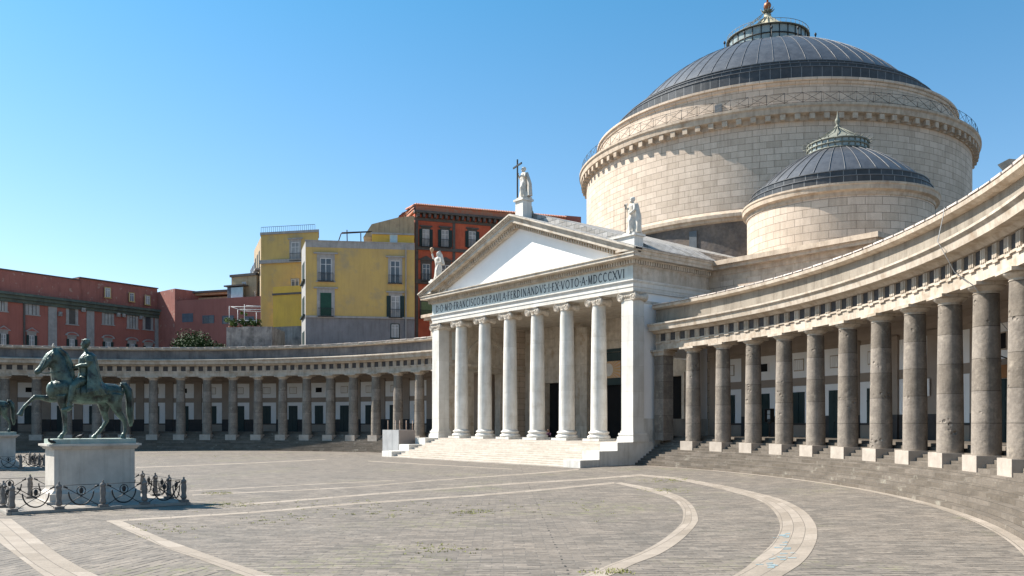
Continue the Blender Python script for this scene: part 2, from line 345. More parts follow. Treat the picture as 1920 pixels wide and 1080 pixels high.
# ------------------------------------------------------------------ colonnades
R0, DTH, TH0 = 48.1, 0.067, 1.399
NST, RISE, TREAD, RB, ZB = 13, 0.1638, 0.30, 45.4, 0.14
ZF = ZB + NST * RISE                    # gallery floor
def ap(side, r, th): return (side * (AC + r * cos(th)), BC + r * sin(th))
def sweep(mb, side, prof, t0, t1, m=0, n=None, closed=True, smooth=False):
    n = n or max(2, int(abs(t1 - t0) / 0.0335)); rows = []; uvs = []
    pr = prof + [prof[0]] if closed else prof
    acc = [0]
    for a, b_ in zip(pr, pr[1:]): acc.append(acc[-1] + hypot(a[0] - b_[0], a[1] - b_[1]))
    for i in range(n + 1):
        t = t0 + (t1 - t0) * i / n
        rows.append([(*ap(side, r, t), z) for r, z in pr]); uvs.append([(t * 47.5, pr[0][1] + a) for a in acc])
    mb.grid(rows, uvs, m, smooth)
    if closed:
        mb.face([(*ap(side, r, t0), z) for r, z in prof], None, m); mb.face([(*ap(side, r, t1), z) for r, z in prof][::-1], None, m)
def abox(mb, side, r0, r1, t0, t1, z0, z1, m=0):     # block cut on the arc
    mb.prism([(*ap(side, r0, t0), z0), (*ap(side, r1, t0), z0), (*ap(side, r1, t1), z0), (*ap(side, r0, t1), z0)], (0, 0, z1 - z0), m)
def frame_at(side, r, th, z=0.0):       # local x outward along the radius, local y along the arc
    x, y = ap(side, r, th); a = th if side > 0 else pi - th
    return Matrix.Translation((x, y, z)) @ Matrix.Rotation(a, 4, 'Z')

def shaft_mesh():
    m = MB(); prof = []
    for k in range(15):
        t = k / 14; r = 0.545 - 0.075 * t ** 1.5; prof.append((r, t * 6.42))
    m.lathe(prof, 28); return m
colproto = None
def colonnade(side, label, idx, off, tend):
    root = thing('colonnade', label, 'colonnade')
    T0 = 1.474
    # steps
    m = MB(); pr = [(RB + TREAD * 0, ZB - 0.6)]
    for k in range(NST): pr += [(RB + TREAD * k, ZB + RISE * (k + 1)), (RB + TREAD * (k + 1), ZB + RISE * (k + 1))]
    pr[-1] = (53.5, ZF); pr.insert(1, (RB, ZB))
    sweep(m, side, pr, T0, tend, closed=False); m.build('steps', STEPG, root)
    # entablature
    m = MB(); sweep(m, side, [(47.62, 8.80), (48.6, 8.80), (48.6, 10.2), (47.62, 10.2)], T0, tend); m.build('entablature', TRAV, root)
    m = MB(); sweep(m, side, [(47.55, 9.33), (47.6175, 9.33), (47.6175, 9.425), (47.55, 9.425)], T0, tend)
    pit = DTH / 3; k = 0; n = int((T0 - tend) / pit)
    for k in range(-3, 3 * 26):
        t = TH0 - DTH * off - pit * k
        if t > T0 - 0.004 or t < tend + 0.006: continue
        hw = 0.235 / 47.6
        abox(m, side, 47.55, 47.6172, t - hw, t + hw, 9.427, 10.0)
        for g in (-1, 0, 1):
            abox(m, side, 47.50, 47.549, t + g * hw * 0.66 - hw * 0.22, t + g * hw * 0.66 + hw * 0.22, 9.43, 9.97)
        abox(m, side, 47.53, 47.6172, t - hw, t + hw, 9.25, 9.328)
    m.build('triglyph_course', TRAV, root)
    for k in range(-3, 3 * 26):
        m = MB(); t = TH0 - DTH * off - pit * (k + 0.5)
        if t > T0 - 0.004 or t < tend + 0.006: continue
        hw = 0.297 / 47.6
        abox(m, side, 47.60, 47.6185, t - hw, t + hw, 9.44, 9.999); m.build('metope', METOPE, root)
    m = MB(); sweep(m, side, [(47.45, 10.0), (47.3, 10.12), (47.25, 10.16), (46.9, 10.2), (46.85, 10.5), (46.72, 10.62), (46.72, 10.72), (47.5, 10.86), (48.6, 10.86), (48.6, 10.203), (47.619, 10.203), (47.619, 10.0)], T0, tend)
    m.build('cornice', TRAV, root)
    m = MB(); sweep(m, side, [(47.66, 10.863), (48.2, 10.863), (48.2, 11.85), (47.66, 11.85)], T0, tend); m.build('parapet', PARG if side < 0 else TRAVP, root)
    m = MB(); sweep(m, side, [(47.45, 11.853), (47.3, 11.93), (47.24, 11.95), (47.22, 12.12), (47.3, 12.17), (48.3, 12.17), (48.3, 11.853)], T0, tend)
    m.build('parapet_coping', TRAV, root)
    # roof slabs with a scalloped front edge
    m = MB(); t = T0; st = 0.0215
    while t - st > tend:
        dz = random.uniform(0, .03)
        M_ = [(47.18, 12.175), (50.5, 12.30), (54.5, 12.45), (54.5, 12.33), (47.2, 12.173)]
        sweep(m, side, [(47.17 + random.uniform(0, .05), 12.176), (47.2, 12.235 + dz), (54.6, 12.55 + dz), (54.6, 12.40)], t - 0.0012, t - st + 0.0012, n=1)
        t -= st
    m.build('roof', TILE, root)
    m = MB(); sweep(m, side, [(48.603, 9.25), (53.5, 9.25), (53.5, 9.4), (48.603, 9.4)], T0, tend, m=0)
    m.build('gallery_ceiling', TAUPE, root)
    # back wall: plaster panels and pilasters on one wall
    m = MB(); RW = 53.4
    sweep(m, side, [(RW, ZF - .2), (RW + .6, ZF - .2), (RW + .6, 12.4), (RW, 12.4)], T0, tend, 0)
    sweep(m, side, [(RW - .12, 8.55), (RW - .001, 8.45), (RW - .001, 9.249), (RW - .2, 9.249), (RW - .2, 8.85)], T0, tend, 0)
    j = -1
    bays = []
    while True:
        tc = TH0 - DTH * (off + j + 0.5)
        if tc - DTH / 2 < tend: break
        if tc + DTH / 2 < T0 + 0.02: bays.append((j, tc))
        j += 1
    hwp = 1.27 / RW
    for j, tc in bays:
        kind = 'door' if j % 2 == 0 else 'window'
        abox(m, side, RW - .03, RW - .001, tc - hwp, tc + hwp, 6.42, 8.2, 1)
        lo = 3.75 if kind == 'door' else 3.25
        abox(m, side, RW - .03, RW - .001, tc - hwp, tc + hwp, lo, 5.85, 1)
        if kind == 'door':
            abox(m, side, RW - .035, RW - .001, tc - hwp, tc - .62 / RW, ZF, 3.747, 2); abox(m, side, RW - .035, RW - .001, tc + .62 / RW, tc + hwp, ZF, 3.747, 2)
        else:
            abox(m, side, RW - .06, RW - .001, tc - hwp, tc + hwp, 3.12, 3.247, 2)
        tp = tc - DTH / 2; hp_ = .48 / RW
        abox(m, side, RW - .14, RW - .001, tp - hp_, tp + hp_, 3.753, 8.5, 0); abox(m, side, RW - .145, RW - .001, tp - hp_, tp + hp_, ZF, 3.75, 2)
        abox(m, side, RW - .22, RW - .002, tp - hp_ * 1.15, tp + hp_ * 1.15, 8.2, 8.44, 0)
        abox(m, side, RW - .05, RW - .002, tc - hwp, tc + hwp, 6.0, 6.28, 0)
    m.build('gallery_wall', [TAUPE, WHITE, DADO], root)
    for j, tc in bays:
        kind = 'door' if j % 2 == 0 else 'window'
        M = frame_at(side, RW, tc)
        if kind == 'door':
            d = MB(); d.box(-.10, -.002, -.6, .6, ZF, 5.42, 0, M); 
            for q in (-.55, .03):
                for zz in (ZF + .15, ZF + 1.2, ZF + 2.25): d.box(-.125, -.101, q + .04, q + .48, zz, zz + .85, 0, M)
            do = d.build('door', TEAL, root); k_ = MB(); k_.box(-.16, -.126, -.03, .03, 3.25, 3.33, 0, M); k_.build('handle', IRON, do)
        else:
            w = MB(); w.box(-.10, -.002, -.56, .56, 3.25, 5.42, 0, M); w.box(-.13, -.101, -.02, .02, 3.25, 5.42, 0, M); w.box(-.13, -.101, -.56, .56, 4.6, 4.66, 0, M)
            w.build('window', TEAL if j % 4 else BLACKV, root)
        u = MB(); mu = (j * 7) % 5
        if side > 0 and j >= 6:
            u.box(-.10, -.031, -.62, .62, 6.85, 7.75, 0, M); uo = u.build('window', TRAV, root)
            g = MB(); g.box(-.125, -.101, -.55, -.03, 6.92, 7.68, 0, M); g.box(-.125, -.101, .03, .55, 6.92, 7.68, 0, M); g.build('pane', GLASS if mu % 2 else BLACKV, uo)
        elif mu == 0:
            u.box(-.10, -.031, -.55, .55, 6.95, 7.7, 0, M); uo = u.build('window', WHITE, root)
            g = MB(); g.box(-.125, -.101, -.42, .42, 7.05, 7.62, 0, M); g.build('pane', BLACKV, uo)
        else:
            u.box(-.085, -.031, -.5, .5, 6.9, 7.75, 0, M); uo = u.build('window', TRAV, root)
            g = MB()
            for q in range(5): g.box(-.11, -.086, -.44 + q * .18, -.30 + q * .18, 6.97, 7.68, 0, M)
            g.build('pane', WHITE, uo)
    # pillar and columns
    def cap_mb(M, sq=False):
        c = MB()
        if sq: c.box(-.6, .6, -.6, .6, 8.36, 8.44, 0, M)
        c.lathe([(.47, 8.36), (.50, 8.38), (.47, 8.41), (.47, 8.46), (.52, 8.48), (.66, 8.60), (.69, 8.66), (0.0, 8.66)], 24, M=M) if not sq else c.box(-.58, .58, -.62, .62, 8.44, 8.66, 0, M)
        c.box(-.70, .70, -.74, .74, 8.66, 8.797, 0, M); return c
    for i in idx:
        th = TH0 - DTH * (i + off); M = frame_at(side, R0, th)
        if i < 0:
            p = MB(); p.box(-.5, .5, -.5, .5, 1.94, 8.36, 0, M); c = p.build('pillar', LAVA, root); cap_mb(M, True).build('capital', TRAV, c)
        else:
            global colproto
            if colproto is None:
                c = shaft_mesh().build('column', LAVA, root); colproto = c.data
                cd = cap_mb(Matrix.Identity(4)).build('capital', TRAV, c); cd.location = (0, 0, -1.94)
                b_ = MB(); b_.box(-.66, .66, -.66, .66, 1.25, 1.938, 0, Matrix.Identity(4)); bd = b_.build('plinth', BLOCK, c); bd.location = (0, 0, -1.94)
                colproto = (c, cd, bd)
            else:
                c = colproto[0].copy(); COL.objects.link(c); c.parent = root
                for q in colproto[1:]:
                    d = q.copy(); COL.objects.link(d); d.parent = c
            c.matrix_local = frame_at(side, R0, th, 1.94) @ Matrix.Rotation(0, 4, 'Z')
    return root
colR = colonnade(1, 'curved colonnade of grey pitted columns sweeping out on the right of the church, sunlit cornice', range(-1, 15), 0.0, TH0 - DTH * 14.6)
colL = colonnade(-1, 'curved colonnade in shade behind the horsemen, left of the church, with blackened parapet', range(-1, 22), 0.483, TH0 - DTH * 22.2)
# pale kerb strip at the foot of both flights
for sd in (1, -1):
    m = MB(); rows = []; uvs = []
    for i in range(90):
        t = 1.474 - i * 0.0155; 
        rr = (RB - .42, RB - .2, RB - .02); rows.append([(*ap(sd, r, t), gz(*ap(sd, r, t)) + 0.006) for r in rr]); uvs.append([(t * 45, r) for r in rr])
    m.grid(rows, uvs); struct(m.build('kerb_strip', PAVEB))

# ------------------------------------------------------------------ church
church = thing('church', 'domed neoclassical church with white marble temple front between the two colonnades', 'church')
ZP = 1.83
HW = 13.6
m = MB()
ris = ZP / 12; td = 5.65 / 12
for k in range(12): m.box(-12.0, 12.0, -5.65 + td * k, -5.65 + td * (k + 1) + 0.001, -0.2, ris * (k + 1))
stairs = MB()
rows = []; pr = [(-5.65, -0.2)]
for k in range(12): pr += [(-5.65 + td * k, ris * k if k else -.1), (-5.65 + td * k, ris * (k + 1)), (-5.65 + td * (k + 1), ris * (k + 1))]
pr[-1] = (11.0, ZP)
acc = 0; vs = [0]
for a, b_ in zip(pr, pr[1:]): acc += hypot(a[0] - b_[0], a[1] - b_[1]) if acc < 9 else 0; vs.append(acc)
rows = [[(x, y, z) for y, z in pr] for x in (-12.0, 12.0)]; stairs.grid(rows, [[(x, y - (0.0 if 1 else 0)) for y in vs] for x in (-12.0, 12.0)])
stairs.build('stair', STEPM, church)
for sx in (-1, 1):
    m = MB()
    for y0, y1, z in ((-5.65, -3.75, .61), (-3.75, -1.9, 1.22), (-1.9, 0.0, ZP)):
        m.box(min(sx * 12.0, sx * 13.8), max(sx * 12.0, sx * 13.8), y0, y1, -.3, z)
    m.box(min(sx * 12.0, sx * 13.8), max(sx * 12.0, sx * 13.8), 0, 2.0, -.3, ZP - .002)
    if sx > 0: m.box(12.3, 13.55, 2.0, 9, -.3, ZP)
    else: m.box(-13.55, -12.3, 2.0, 9, -.3, ZP)
    m.build('stair_cheek', MARBF if sx < 0 else MARB, church)

def ionic(M, sq=False, w=.60):
    """capital, z 0..0.62 above the shaft top; volutes face local -y and +y"""
    c = MB()
    if sq: c.box(-w - .03, w + .03, -w - .03, w + .03, -.08, 0, 0, M); c.box(-w, w, -w, w, 0, .3, 0, M)
    else: c.lathe([(w - .02, -.10), (w + .05, -.06), (w + .02, -.02), (w, 0), (w + .09, .12), (w + .10, .2), (w, .26)], 24, M=M)
    for sx in (-1, 1):
        cx = sx * (w + .06)
        R = M @ Matrix.Translation((cx, 0, .17)) @ Matrix.Rotation(pi / 2, 4, 'X')
        d = w + .08
        c.lathe([(0.02, -d), (.31, -d), (.34, -d + .06), (.24, -d * .45), (.17, 0), (.24, d * .45), (.34, d - .06), (.31, d), (.02, d)], 18, M=R)
        for f in (-1, 1):               # spiral of the volute
            pts = []
            for k in range(26):
                a = k / 25 * 3.4 * pi; r = .315 * (1 - k / 25 * .8); pts.append(M @ Vector((cx - sx * r * sin(a) * -1, f * (d + .012), .17 + r * cos(a))))
            c.tube(pts, .03, 5)
        c.ell(M @ Vector((cx, -(d + .03), .17)), (.05, .03, .05)); c.ell(M @ Vector((cx, d + .03, .17)), (.05, .03, .05))
    c.box(-w - .06, w + .06, -w - .06, w + .06, .27, .44, 0, M)
    for k in range(5):                  # egg moulding
        for f in (-1, 1): c.ell(M @ Vector((-.36 + k * .18, f * (w + .06), .2)), (.065, .05, .09))
    c.box(-w - .12, w + .12, -w - .12, w + .12, .44, .52, 0, M)
    c.box(-w - .17, w + .17, -w - .17, w + .17, .52, .578, 0, M); return c
def ibase(M, w=.66):
    b_ = MB(); b_.box(-w - .26, w + .26, -w - .26, w + .26, .0, .2, 0, M)
    b_.lathe([(w + .2, .2), (w + .26, .27), (w + .26, .35), (w + .2, .43), (w + .11, .46), (w + .08, .52), (w + .11, .58), (w + .15, .60), (w + .18, .66), (w + .14, .73), (w + .03, .76), (w, .84), (0, .84)], 32, M=M); return b_
protoc = None
for x in (-9.38, -5.63, -1.88, 1.88, 5.63, 9.38):
    if protoc is None:
        s_ = MB(); pf = [(.66 - .115 * (k / 12) ** 1.7, .84 + (9.9) * k / 12) for k in range(13)]; s_.lathe(pf, 32)
        c = s_.build('column', MARB, church, (x, .55, ZP)); b_ = ibase(Matrix.Identity(4)).build('base', MARB, c)
        k_ = ionic(Matrix.Translation((0, 0, 10.75)), w=.56).build('capital', MARBW, c); protoc = (c, b_, k_)
    else:
        c = protoc[0].copy(); COL.objects.link(c); c.parent = church; c.location = (x, .55, ZP)
        for q in protoc[1:]: d = q.copy(); COL.objects.link(d); d.parent = c
for x in (-13.0, 13.0):
    s_ = MB(); s_.box(-.6, .6, -.6, .6, .84, 10.74)
    c = s_.build('pillar', MARBF, church, (x, .56, ZP))
    b_ = MB(); b_.box(-.86, .86, -.86, .86, 0, .2); b_.box(-.84, .84, -.84, .84, .201, .40, taper=.01); b_.box(-.75, .75, -.75, .75, .40, .52); b_.box(-.78, .78, -.78, .78, .52, .68, taper=.02); b_.box(-.66, .66, -.66, .66, .68, .839)
    b_.build('base', MARBF, c); ionic(Matrix.Translation((0, 0, 10.75)), True, .6).build('capital', MARBW, c)

# entablature of the temple front
ZA = 13.16
def ring(mb, ex, z0, z1, m=0, yb=8.9, inner=1.2):   # U-shaped beam: front and both flanks
    X = HW + ex; Y = -.04 - ex
    mb.box(-X, X, Y, Y + inner + ex, z0, z1, m)
    for sx in (-1, 1):
        a, b_ = sorted((sx * X, sx * (X - inner - ex))); mb.box(a, b_, Y + inner + ex, yb, z0, z1, m)
m = MB(); ring(m, 0, ZA, 13.50); ring(m, .05, 13.50, 13.85); ring(m, .13, 13.85, 13.93); ring(m, .18, 13.93, 14.02); m.build('architrave', MARBF, church)
m = MB(); m.box(-HW, HW, -.045, 1.15, 14.02, 15.08); m.build('frieze', FRIEZE, church)
for sx in (-1, 1):
    m = MB(); a, b_ = sorted((sx * HW, sx * (HW - 1.2))); m.box(a, b_, 1.15, 8.9, 14.02, 15.08); m.build('frieze', MARBW, church)
    m = MB(); a, b_ = sorted((sx * (HW - .001), sx * (HW + .004))); m.box(a, b_, -.04, 1.16, 14.03, 15.07); m.build('frieze', MARBW, church)
m = MB(); ring(m, .08, 15.08, 15.16); ring(m, .12, 15.16, 15.46); ring(m, .32, 15.46, 15.54)
k = -HW - .2
while k < HW + .2: m.box(k, k + .15, -.36, -.16, 15.17, 15.45); k += .27
for sx in (-1, 1):
    k = -.3
    while k < 8.7: a, b_ = sorted((sx * (HW + .12), sx * (HW + .32))); m.box(a, b_, k, k + .15, 15.17, 15.45); k += .27
m.build('dentil_course', MARBW, church)
m = MB(); ring(m, .85, 15.54, 15.78); ring(m, .93, 15.78, 15.86)
for sx in (-1, 1):
    a, b_ = sorted((sx * (HW + .95), sx * (HW - 1))); m.box(a, b_, -.5, 8.9, 15.86, 16.02)
    a, b_ = sorted((sx * (HW + 1.08), sx * (HW - 1))); m.box(a, b_, -.9, 8.9, 16.02, 16.17)
m.build('cornice', MARBW, church)
# pediment
SL = (21.35 - 16.17) / (HW + 1.08)
def rake(mb, dz0, dz1, y0, y1, ex, m=0, zmin=None):
    X = HW + ex
    for sx in (-1, 1):
        z0 = lambda x: 21.35 - SL * abs(x) + dz0
        z1 = lambda x: 21.35 - SL * abs(x) + dz1
        p = [(0, y0, z0(0)), (sx * X, y0, z0(X)), (sx * X, y0, z1(X)), (0, y0, z1(0))]
        mb.prism(p, (0, y1 - y0, 0), m)
m = MB(); rake(m, -.12, 0, -1.12, -.2, 1.08); rake(m, -.24, -.12, -1.02, -.2, 1.0); rake(m, -.36, -.24, -.93, -.2, .95); rake(m, -.66, -.36, -.84, -.2, .9); m.build('raking_cornice', MARBW, church)
m = MB(); rake(m, -.76, -.68, -.42, 0.1, .3); rake(m, -1.08, -.76, -.22, 0.1, -.6)
k = .12
while k < HW - 1.6:
    for sx in (-1, 1):
        z = 21.35 - SL * k; m.prism([(sx * k, -.38, z - 1.04), (sx * (k + .15), -.38, z - 1.04 - SL * .15), (sx * (k + .15), -.38, z - .765 - SL * .15), (sx * k, -.38, z - .765)], (0, .158, 0))
    k += .29
m.build('dentil_course', MARBW, church)
m = MB(); m.prism([(-13.2, .12, 15.861), (13.2, .12, 15.861), (0, .12, 20.6)], (0, .3, 0)); m.build('tympanum', PLAST, church)
m = MB()
for sx in (-1, 1):
    for a, b_, ye in ((0, 12.6, 22.5), (12.6, HW + 1.15, 9.9)): m.prism([(sx * a, -1.0, 21.40 - SL * a), (sx * b_, -1.0, 21.40 - SL * b_), (sx * b_, -1.0, 21.34 - SL * b_), (sx * a, -1.0, 21.34 - SL * a)], (0, ye, 0))
m.build('roof', ROOFG, church)
m = MB()
for sx in (-1, 1):                      # raised slab roof behind the pediment
    m.prism([(0, 1.3, 21.85), (sx * 12.6, 1.3, 21.85 - SL * 12.6), (sx * 12.6, 1.3, 21.2 - SL * 12.6), (0, 1.3, 21.2)], (0, 21.2, 0))
    m.prism([(sx * 12.6, 1.3, 21.85 - SL * 12.6), (sx * 14.5, 1.3, 21.41 - SL * 14.5), (sx * 12.6, 1.3, 21.2 - SL * 12.6)], (0, 7.4, 0))
m.build('roof_slab', ROOFG, church)
m = MB(); m.prism([(-13.0, 1.5, 16.4), (13.0, 1.5, 16.4), (0, 1.5, 21.75)], (0, .3, 0)); m.build('roof_gap', MARBW, church)
# acroterion pedestals
def acro(x, y0, y1, w, z0, z1):
    m = MB(); m.box(x - w, x + w, y0, y1, z0, z1 - .17); m.box(x - w - .13, x + w + .13, y0 - .13, y1 + .13, z1 - .17, z1); return m.build('statue_pedestal', MARBF, church)
acro(0, .05, 1.05, .52, 20.6, 22.85)
acro(12.45, -.12, .85, 1.35, 15.9, 17.45); acro(-12.45, -.12, .85, 1.35, 15.9, 17.45)
# inscription: thick and thin strokes
def letters(text, h):
    W_ = {'D': .78, 'O': .88, 'M': .92, 'F': .52, 'R': .66, 'A': .76, 'N': .80, 'C': .74, 'I': .24, 'S': .50, 'E': .52, 'P': .56, 'V': .74, 'L': .52, 'X': .74, 'T': .66, '.': .12}
    out = []; x = 0
    TH, TN = .13, .075
    def arc(cx, cy, rx, ry, a0, a1, n=14): return [(cx + rx * cos(a0 + (a1 - a0) * i / n), cy + ry * sin(a0 + (a1 - a0) * i / n)) for i in range(n + 1)]
    for ch in text:
        w = W_[ch]; st = []
        if ch == 'I': st = [([(w / 2, 0), (w / 2, 1)], TH)]
        if ch == 'D': st = [([(.1, 0), (.1, 1)], TH), (arc(.1, .5, w - .17, .465, -pi / 2, pi / 2), .10)]
        if ch == 'O': st = [(arc(w / 2, .5, w / 2 - .05, .47, 0, 2 * pi, 24), .10)]
        if ch == 'M': st = [([(.1, 0), (.16, 1)], TN), ([(.16, 1), (w / 2, .05)], TH), ([(w / 2, .05), (w - .16, 1)], TN), ([(w - .16, 1), (w - .1, 0)], TH)]
        if ch == 'F': st = [([(.1, 0), (.1, 1)], TH), ([(.1, .96), (w, .96)], TN), ([(.1, .52), (w - .08, .52)], TN)]
        if ch == 'E': st = [([(.1, 0), (.1, 1)], TH), ([(.1, .96), (w, .96)], TN), ([(.1, .52), (w - .08, .52)], TN), ([(.1, .04), (w, .04)], TN)]
        if ch == 'L': st = [([(.1, 0), (.1, 1)], TH), ([(.1, .04), (w, .04)], TN)]
        if ch == 'P': st = [([(.1, 0), (.1, 1)], TH), (arc(.1, .73, w - .16, .235, -pi / 2, pi / 2), .09)]
        if ch == 'R': st = [([(.1, 0), (.1, 1)], TH), (arc(.1, .75, w - .25, .215, -pi / 2, pi / 2), .09), ([(.25, .52), (w, 0)], TH)]
        if ch == 'A': st = [([(0, 0), (w / 2, 1)], TN), ([(w / 2, 1), (w, 0)], TH), ([(.18, .36), (w - .18, .36)], TN)]
        if ch == 'V': st = [([(0, 1), (w / 2, 0)], TH), ([(w / 2, 0), (w, 1)], TN)]
        if ch == 'N': st = [([(.1, 0), (.1, 1)], TN), ([(.1, 1), (w - .1, 0)], TH), ([(w - .1, 0), (w - .1, 1)], TN)]
        if ch == 'X': st = [([(0, 1), (w, 0)], TH), ([(0, 0), (w, 1)], TN)]
        if ch == 'T': st = [([(w / 2, 0), (w / 2, 1)], TH), ([(0, .96), (w, .96)], TN)]
        if ch == 'C': st = [(arc(w / 2 + .04, .5, w / 2 - .03, .47, .75, 2 * pi - .75, 18), .11)]
        if ch == 'S': st = [(arc(w / 2, .74, w / 2 - .05, .22, .5, 1.5 * pi, 12) + arc(w / 2, .27, w / 2 - .04, .24, .5 * pi, -pi + .5, 12), .105)]
        if ch == '.': st = [([(w / 2, .43), (w / 2, .57)], .13)]
        ser = {'I': [(w / 2, 0), (w / 2, 1)], 'D': [(.06, 0), (.06, 1)], 'F': [(.1, 0)], 'P': [(.1, 0)], 'R': [(.1, 0), (w, 0)], 'T': [(w / 2, 0)], 'M': [(.1, 0), (w - .1, 0)], 'N': [(.1, 0), (w - .1, 1)], 'A': [(0, 0), (w, 0)], 'V': [(0, 1), (w, 1)], 'X': [(0, 0), (w, 0), (0, 1), (w, 1)]}.get(ch, [])
        for sx_, sy_ in ser: st.append(([(sx_ - .13, sy_ + (.02 if sy_ == 0 else -.02)), (sx_ + .13, sy_ + (.02 if sy_ == 0 else -.02))], .045))
        out.append((x, st)); x += w + (.25 if ch != '.' else .24)
    return out, x
TXT = 'D.O.M.D.FRANCISCO.DE.PAVLA.FERDINANDVS.I.EX.VOTO.A.MDCCCXVI'
m = MB(); ls, tw = letters(TXT, 1); x0, x1, zb, hh = -12.9, 12.85, 14.22, .68
sx_ = (x1 - x0) / tw
for x, st in ls:
    for pts, w in st:
        P = [Vector((x0 + (x + a) * sx_, zb + b_ * hh)) for a, b_ in pts]
        L, Rr = [], []
        for i, p in enumerate(P):
            d = (P[min(i + 1, len(P) - 1)] - P[max(i - 1, 0)]); d = d.normalized() if d.length > 1e-9 else Vector((1, 0)); nn = Vector((-d.y, d.x)) * w * .5 * .8
            L.append(p + nn); Rr.append(p - nn)
        for i in range(len(P) - 1):
            q = [L[i], L[i + 1], Rr[i + 1], Rr[i]]; m.face([(a.x, -.053, a.y) for a in q])
m.build('inscription', LETTER, church)

# portico interior: flank walls with arch, back wall with doors
YB = 11.0
for sx in (-1, 1):
    m = MB(); xo, xi = sx * 13.42, sx * 12.5; lo, hi = min(xo, xi), max(xo, xi)
    yc, rr, zs = 6.0, 2.0, 9.3
    m.box(lo, hi, 1.17, yc - 1.7, ZP, 13.16); m.box(lo, hi, yc + 1.7, YB, ZP, 13.16); m.box(lo, hi, yc - 1.7, yc + 1.7, 8.4, 13.16)
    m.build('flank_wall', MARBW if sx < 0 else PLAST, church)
    m = MB(); a, b_ = sorted((sx * 12.32, sx * 12.499))
    for k in range(16):                 # arch ring
        t0, t1 = pi * k / 16, pi * (k + 1) / 16
        pts = [(a, yc + r * cos(t), zs + r * sin(t)) for r, t in ((2.35, t0), (2.7, t0), (2.7, t1), (2.35, t1))]
        m.prism(pts, (b_ - a, 0, 0))
    a2, b2 = sorted((sx * 12.3, sx * 12.499)); m.box(a2, b2, 1.2, YB, 8.95, 9.28); m.box(a2, b2, 1.2, YB, 8.5, 8.6)
    for yy in (yc - 2.6, yc + 2.1): a3, b3 = sorted((sx * 12.38, sx * 12.499)); m.box(a3, b3, yy, yy + .5, ZP, 8.49)
    m.build('arch_moulding', MARBW, church)
    if sx > 0:
        m = MB(); m.box(13.421, 13.47, 1.17, 9, 12.35, 12.55); m.build('string_course', MARB, church); m = MB(); m.box(13.421, 13.50, 1.17, 9, ZP - .3, 3.6); m.build('plinth_course', MARB, church)
    if sx < 0:
        m = MB(); m.box(-12.499, -12.47, 1.6, 3.0, 9.6, 12.4); m.build('inscribed_slab', FRIEZE, church)
m = MB()
def wallx(x0, x1, z0, z1, y=YB): m.box(x0, x1, y, y + .8, z0, z1)
drs = ((0, 1.75, 10.0), (-7.9, 1.15, 7.4), (7.9, 1.15, 7.4))
edges = [-13.4]
for c_, w_, t_ in sorted(drs): edges += [c_ - w_, c_ + w_]
edges.append(13.4)
for i in range(0, len(edges), 2): wallx(edges[i], edges[i + 1], ZP, 13.2)
for c_, w_, t_ in drs: wallx(c_ - w_, c_ + w_, t_, 13.2)
m.box(-13.4, 13.4, YB - .12, YB - .001, 10.9, 11.05); m.box(-13.4, 13.4, YB - .06, YB - .002, 11.9, 12.0)
m.build('vestibule_wall', MARBW, church)
for c_ in (-10.9, -5.2, -2.9, 2.9, 5.2, 10.9):
    m = MB(); m.box(c_ - .5, c_ + .5, YB - .5, YB - .121, ZP, 11.9); p = m.build('pilaster', MARBW, church)
    m = MB(); m.box(c_ - .6, c_ + .6, YB - .6, YB - .01, 11.9, 12.6, taper=-.08); m.build('capital', MARBW, p)
m = MB(); m.box(-12.49, 12.49, .9, YB + .3, 13.17, 13.4); m.build('portico_ceiling', MARBW, church)
for c_, w_, t_ in drs:
    m = MB(); m.box(c_ - w_ - .3, c_ - w_ - .001, YB - .1, YB - .003, ZP, t_ + .3); m.box(c_ + w_ + .001, c_ + w_ + .3, YB - .1, YB - .003, ZP, t_ + .3); m.box(c_ - w_, c_ + w_, YB - .1, YB - .003, t_ + .002, t_ + .3)
    d = m.build('doorway', TEAL if c_ == 0 else MARBW, church)
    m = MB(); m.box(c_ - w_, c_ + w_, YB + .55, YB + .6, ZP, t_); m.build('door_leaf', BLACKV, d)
    if c_ == 0:
        m = MB(); m.box(-1.75, 1.75, YB + .1, YB + .2, 9.2, 9.99); m.box(-1.75, 1.75, YB + .1, YB + .2, 6.9, 7.5); m.build('transom', TEAL, d)
# sunburst banner over the main door
BAN1 = mat('banner_tan', (0.5, 0.38, 0.29), (0.46, 0.35, 0.27), 1, .8, 0, 5); BAN2 = mat('banner_orange', (0.55, 0.3, 0.15), (0.5, 0.34, 0.12), 1, .8, 0, 5); BAN3 = mat('banner_white', (0.62, 0.58, 0.53), None, 1, .8, 0, 5)
m = MB(); m.box(-1.7, 1.7, YB + .06, YB + .08, 7.55, 9.15)
for k in range(28):
    a0, a1 = 2 * pi * k / 28, 2 * pi * (k + .5) / 28
    def rim(a):
        s_ = min(1.68 / max(1e-6, abs(cos(a))), .78 / max(1e-6, abs(sin(a)))); return (s_ * cos(a), YB + .055, 8.35 + s_ * sin(a))
    m.face([(.3 * cos(a0), YB + .055, 8.35 + .3 * sin(a0)), rim(a0), rim(a1), (.3 * cos(a1), YB + .055, 8.35 + .3 * sin(a1))], None, 1)
m.lathe([(0, 0), (.62, 0)], 24, m=2, M=Matrix.Translation((0, YB + .05, 8.35)) @ Matrix.Rotation(pi / 2, 4, 'X'))
bo = m.build('banner', [BAN1, BAN2, BAN3]); tag(bo, 'tan and orange sunburst banner hung over the main church door, partly behind the corner pillar', 'banner')

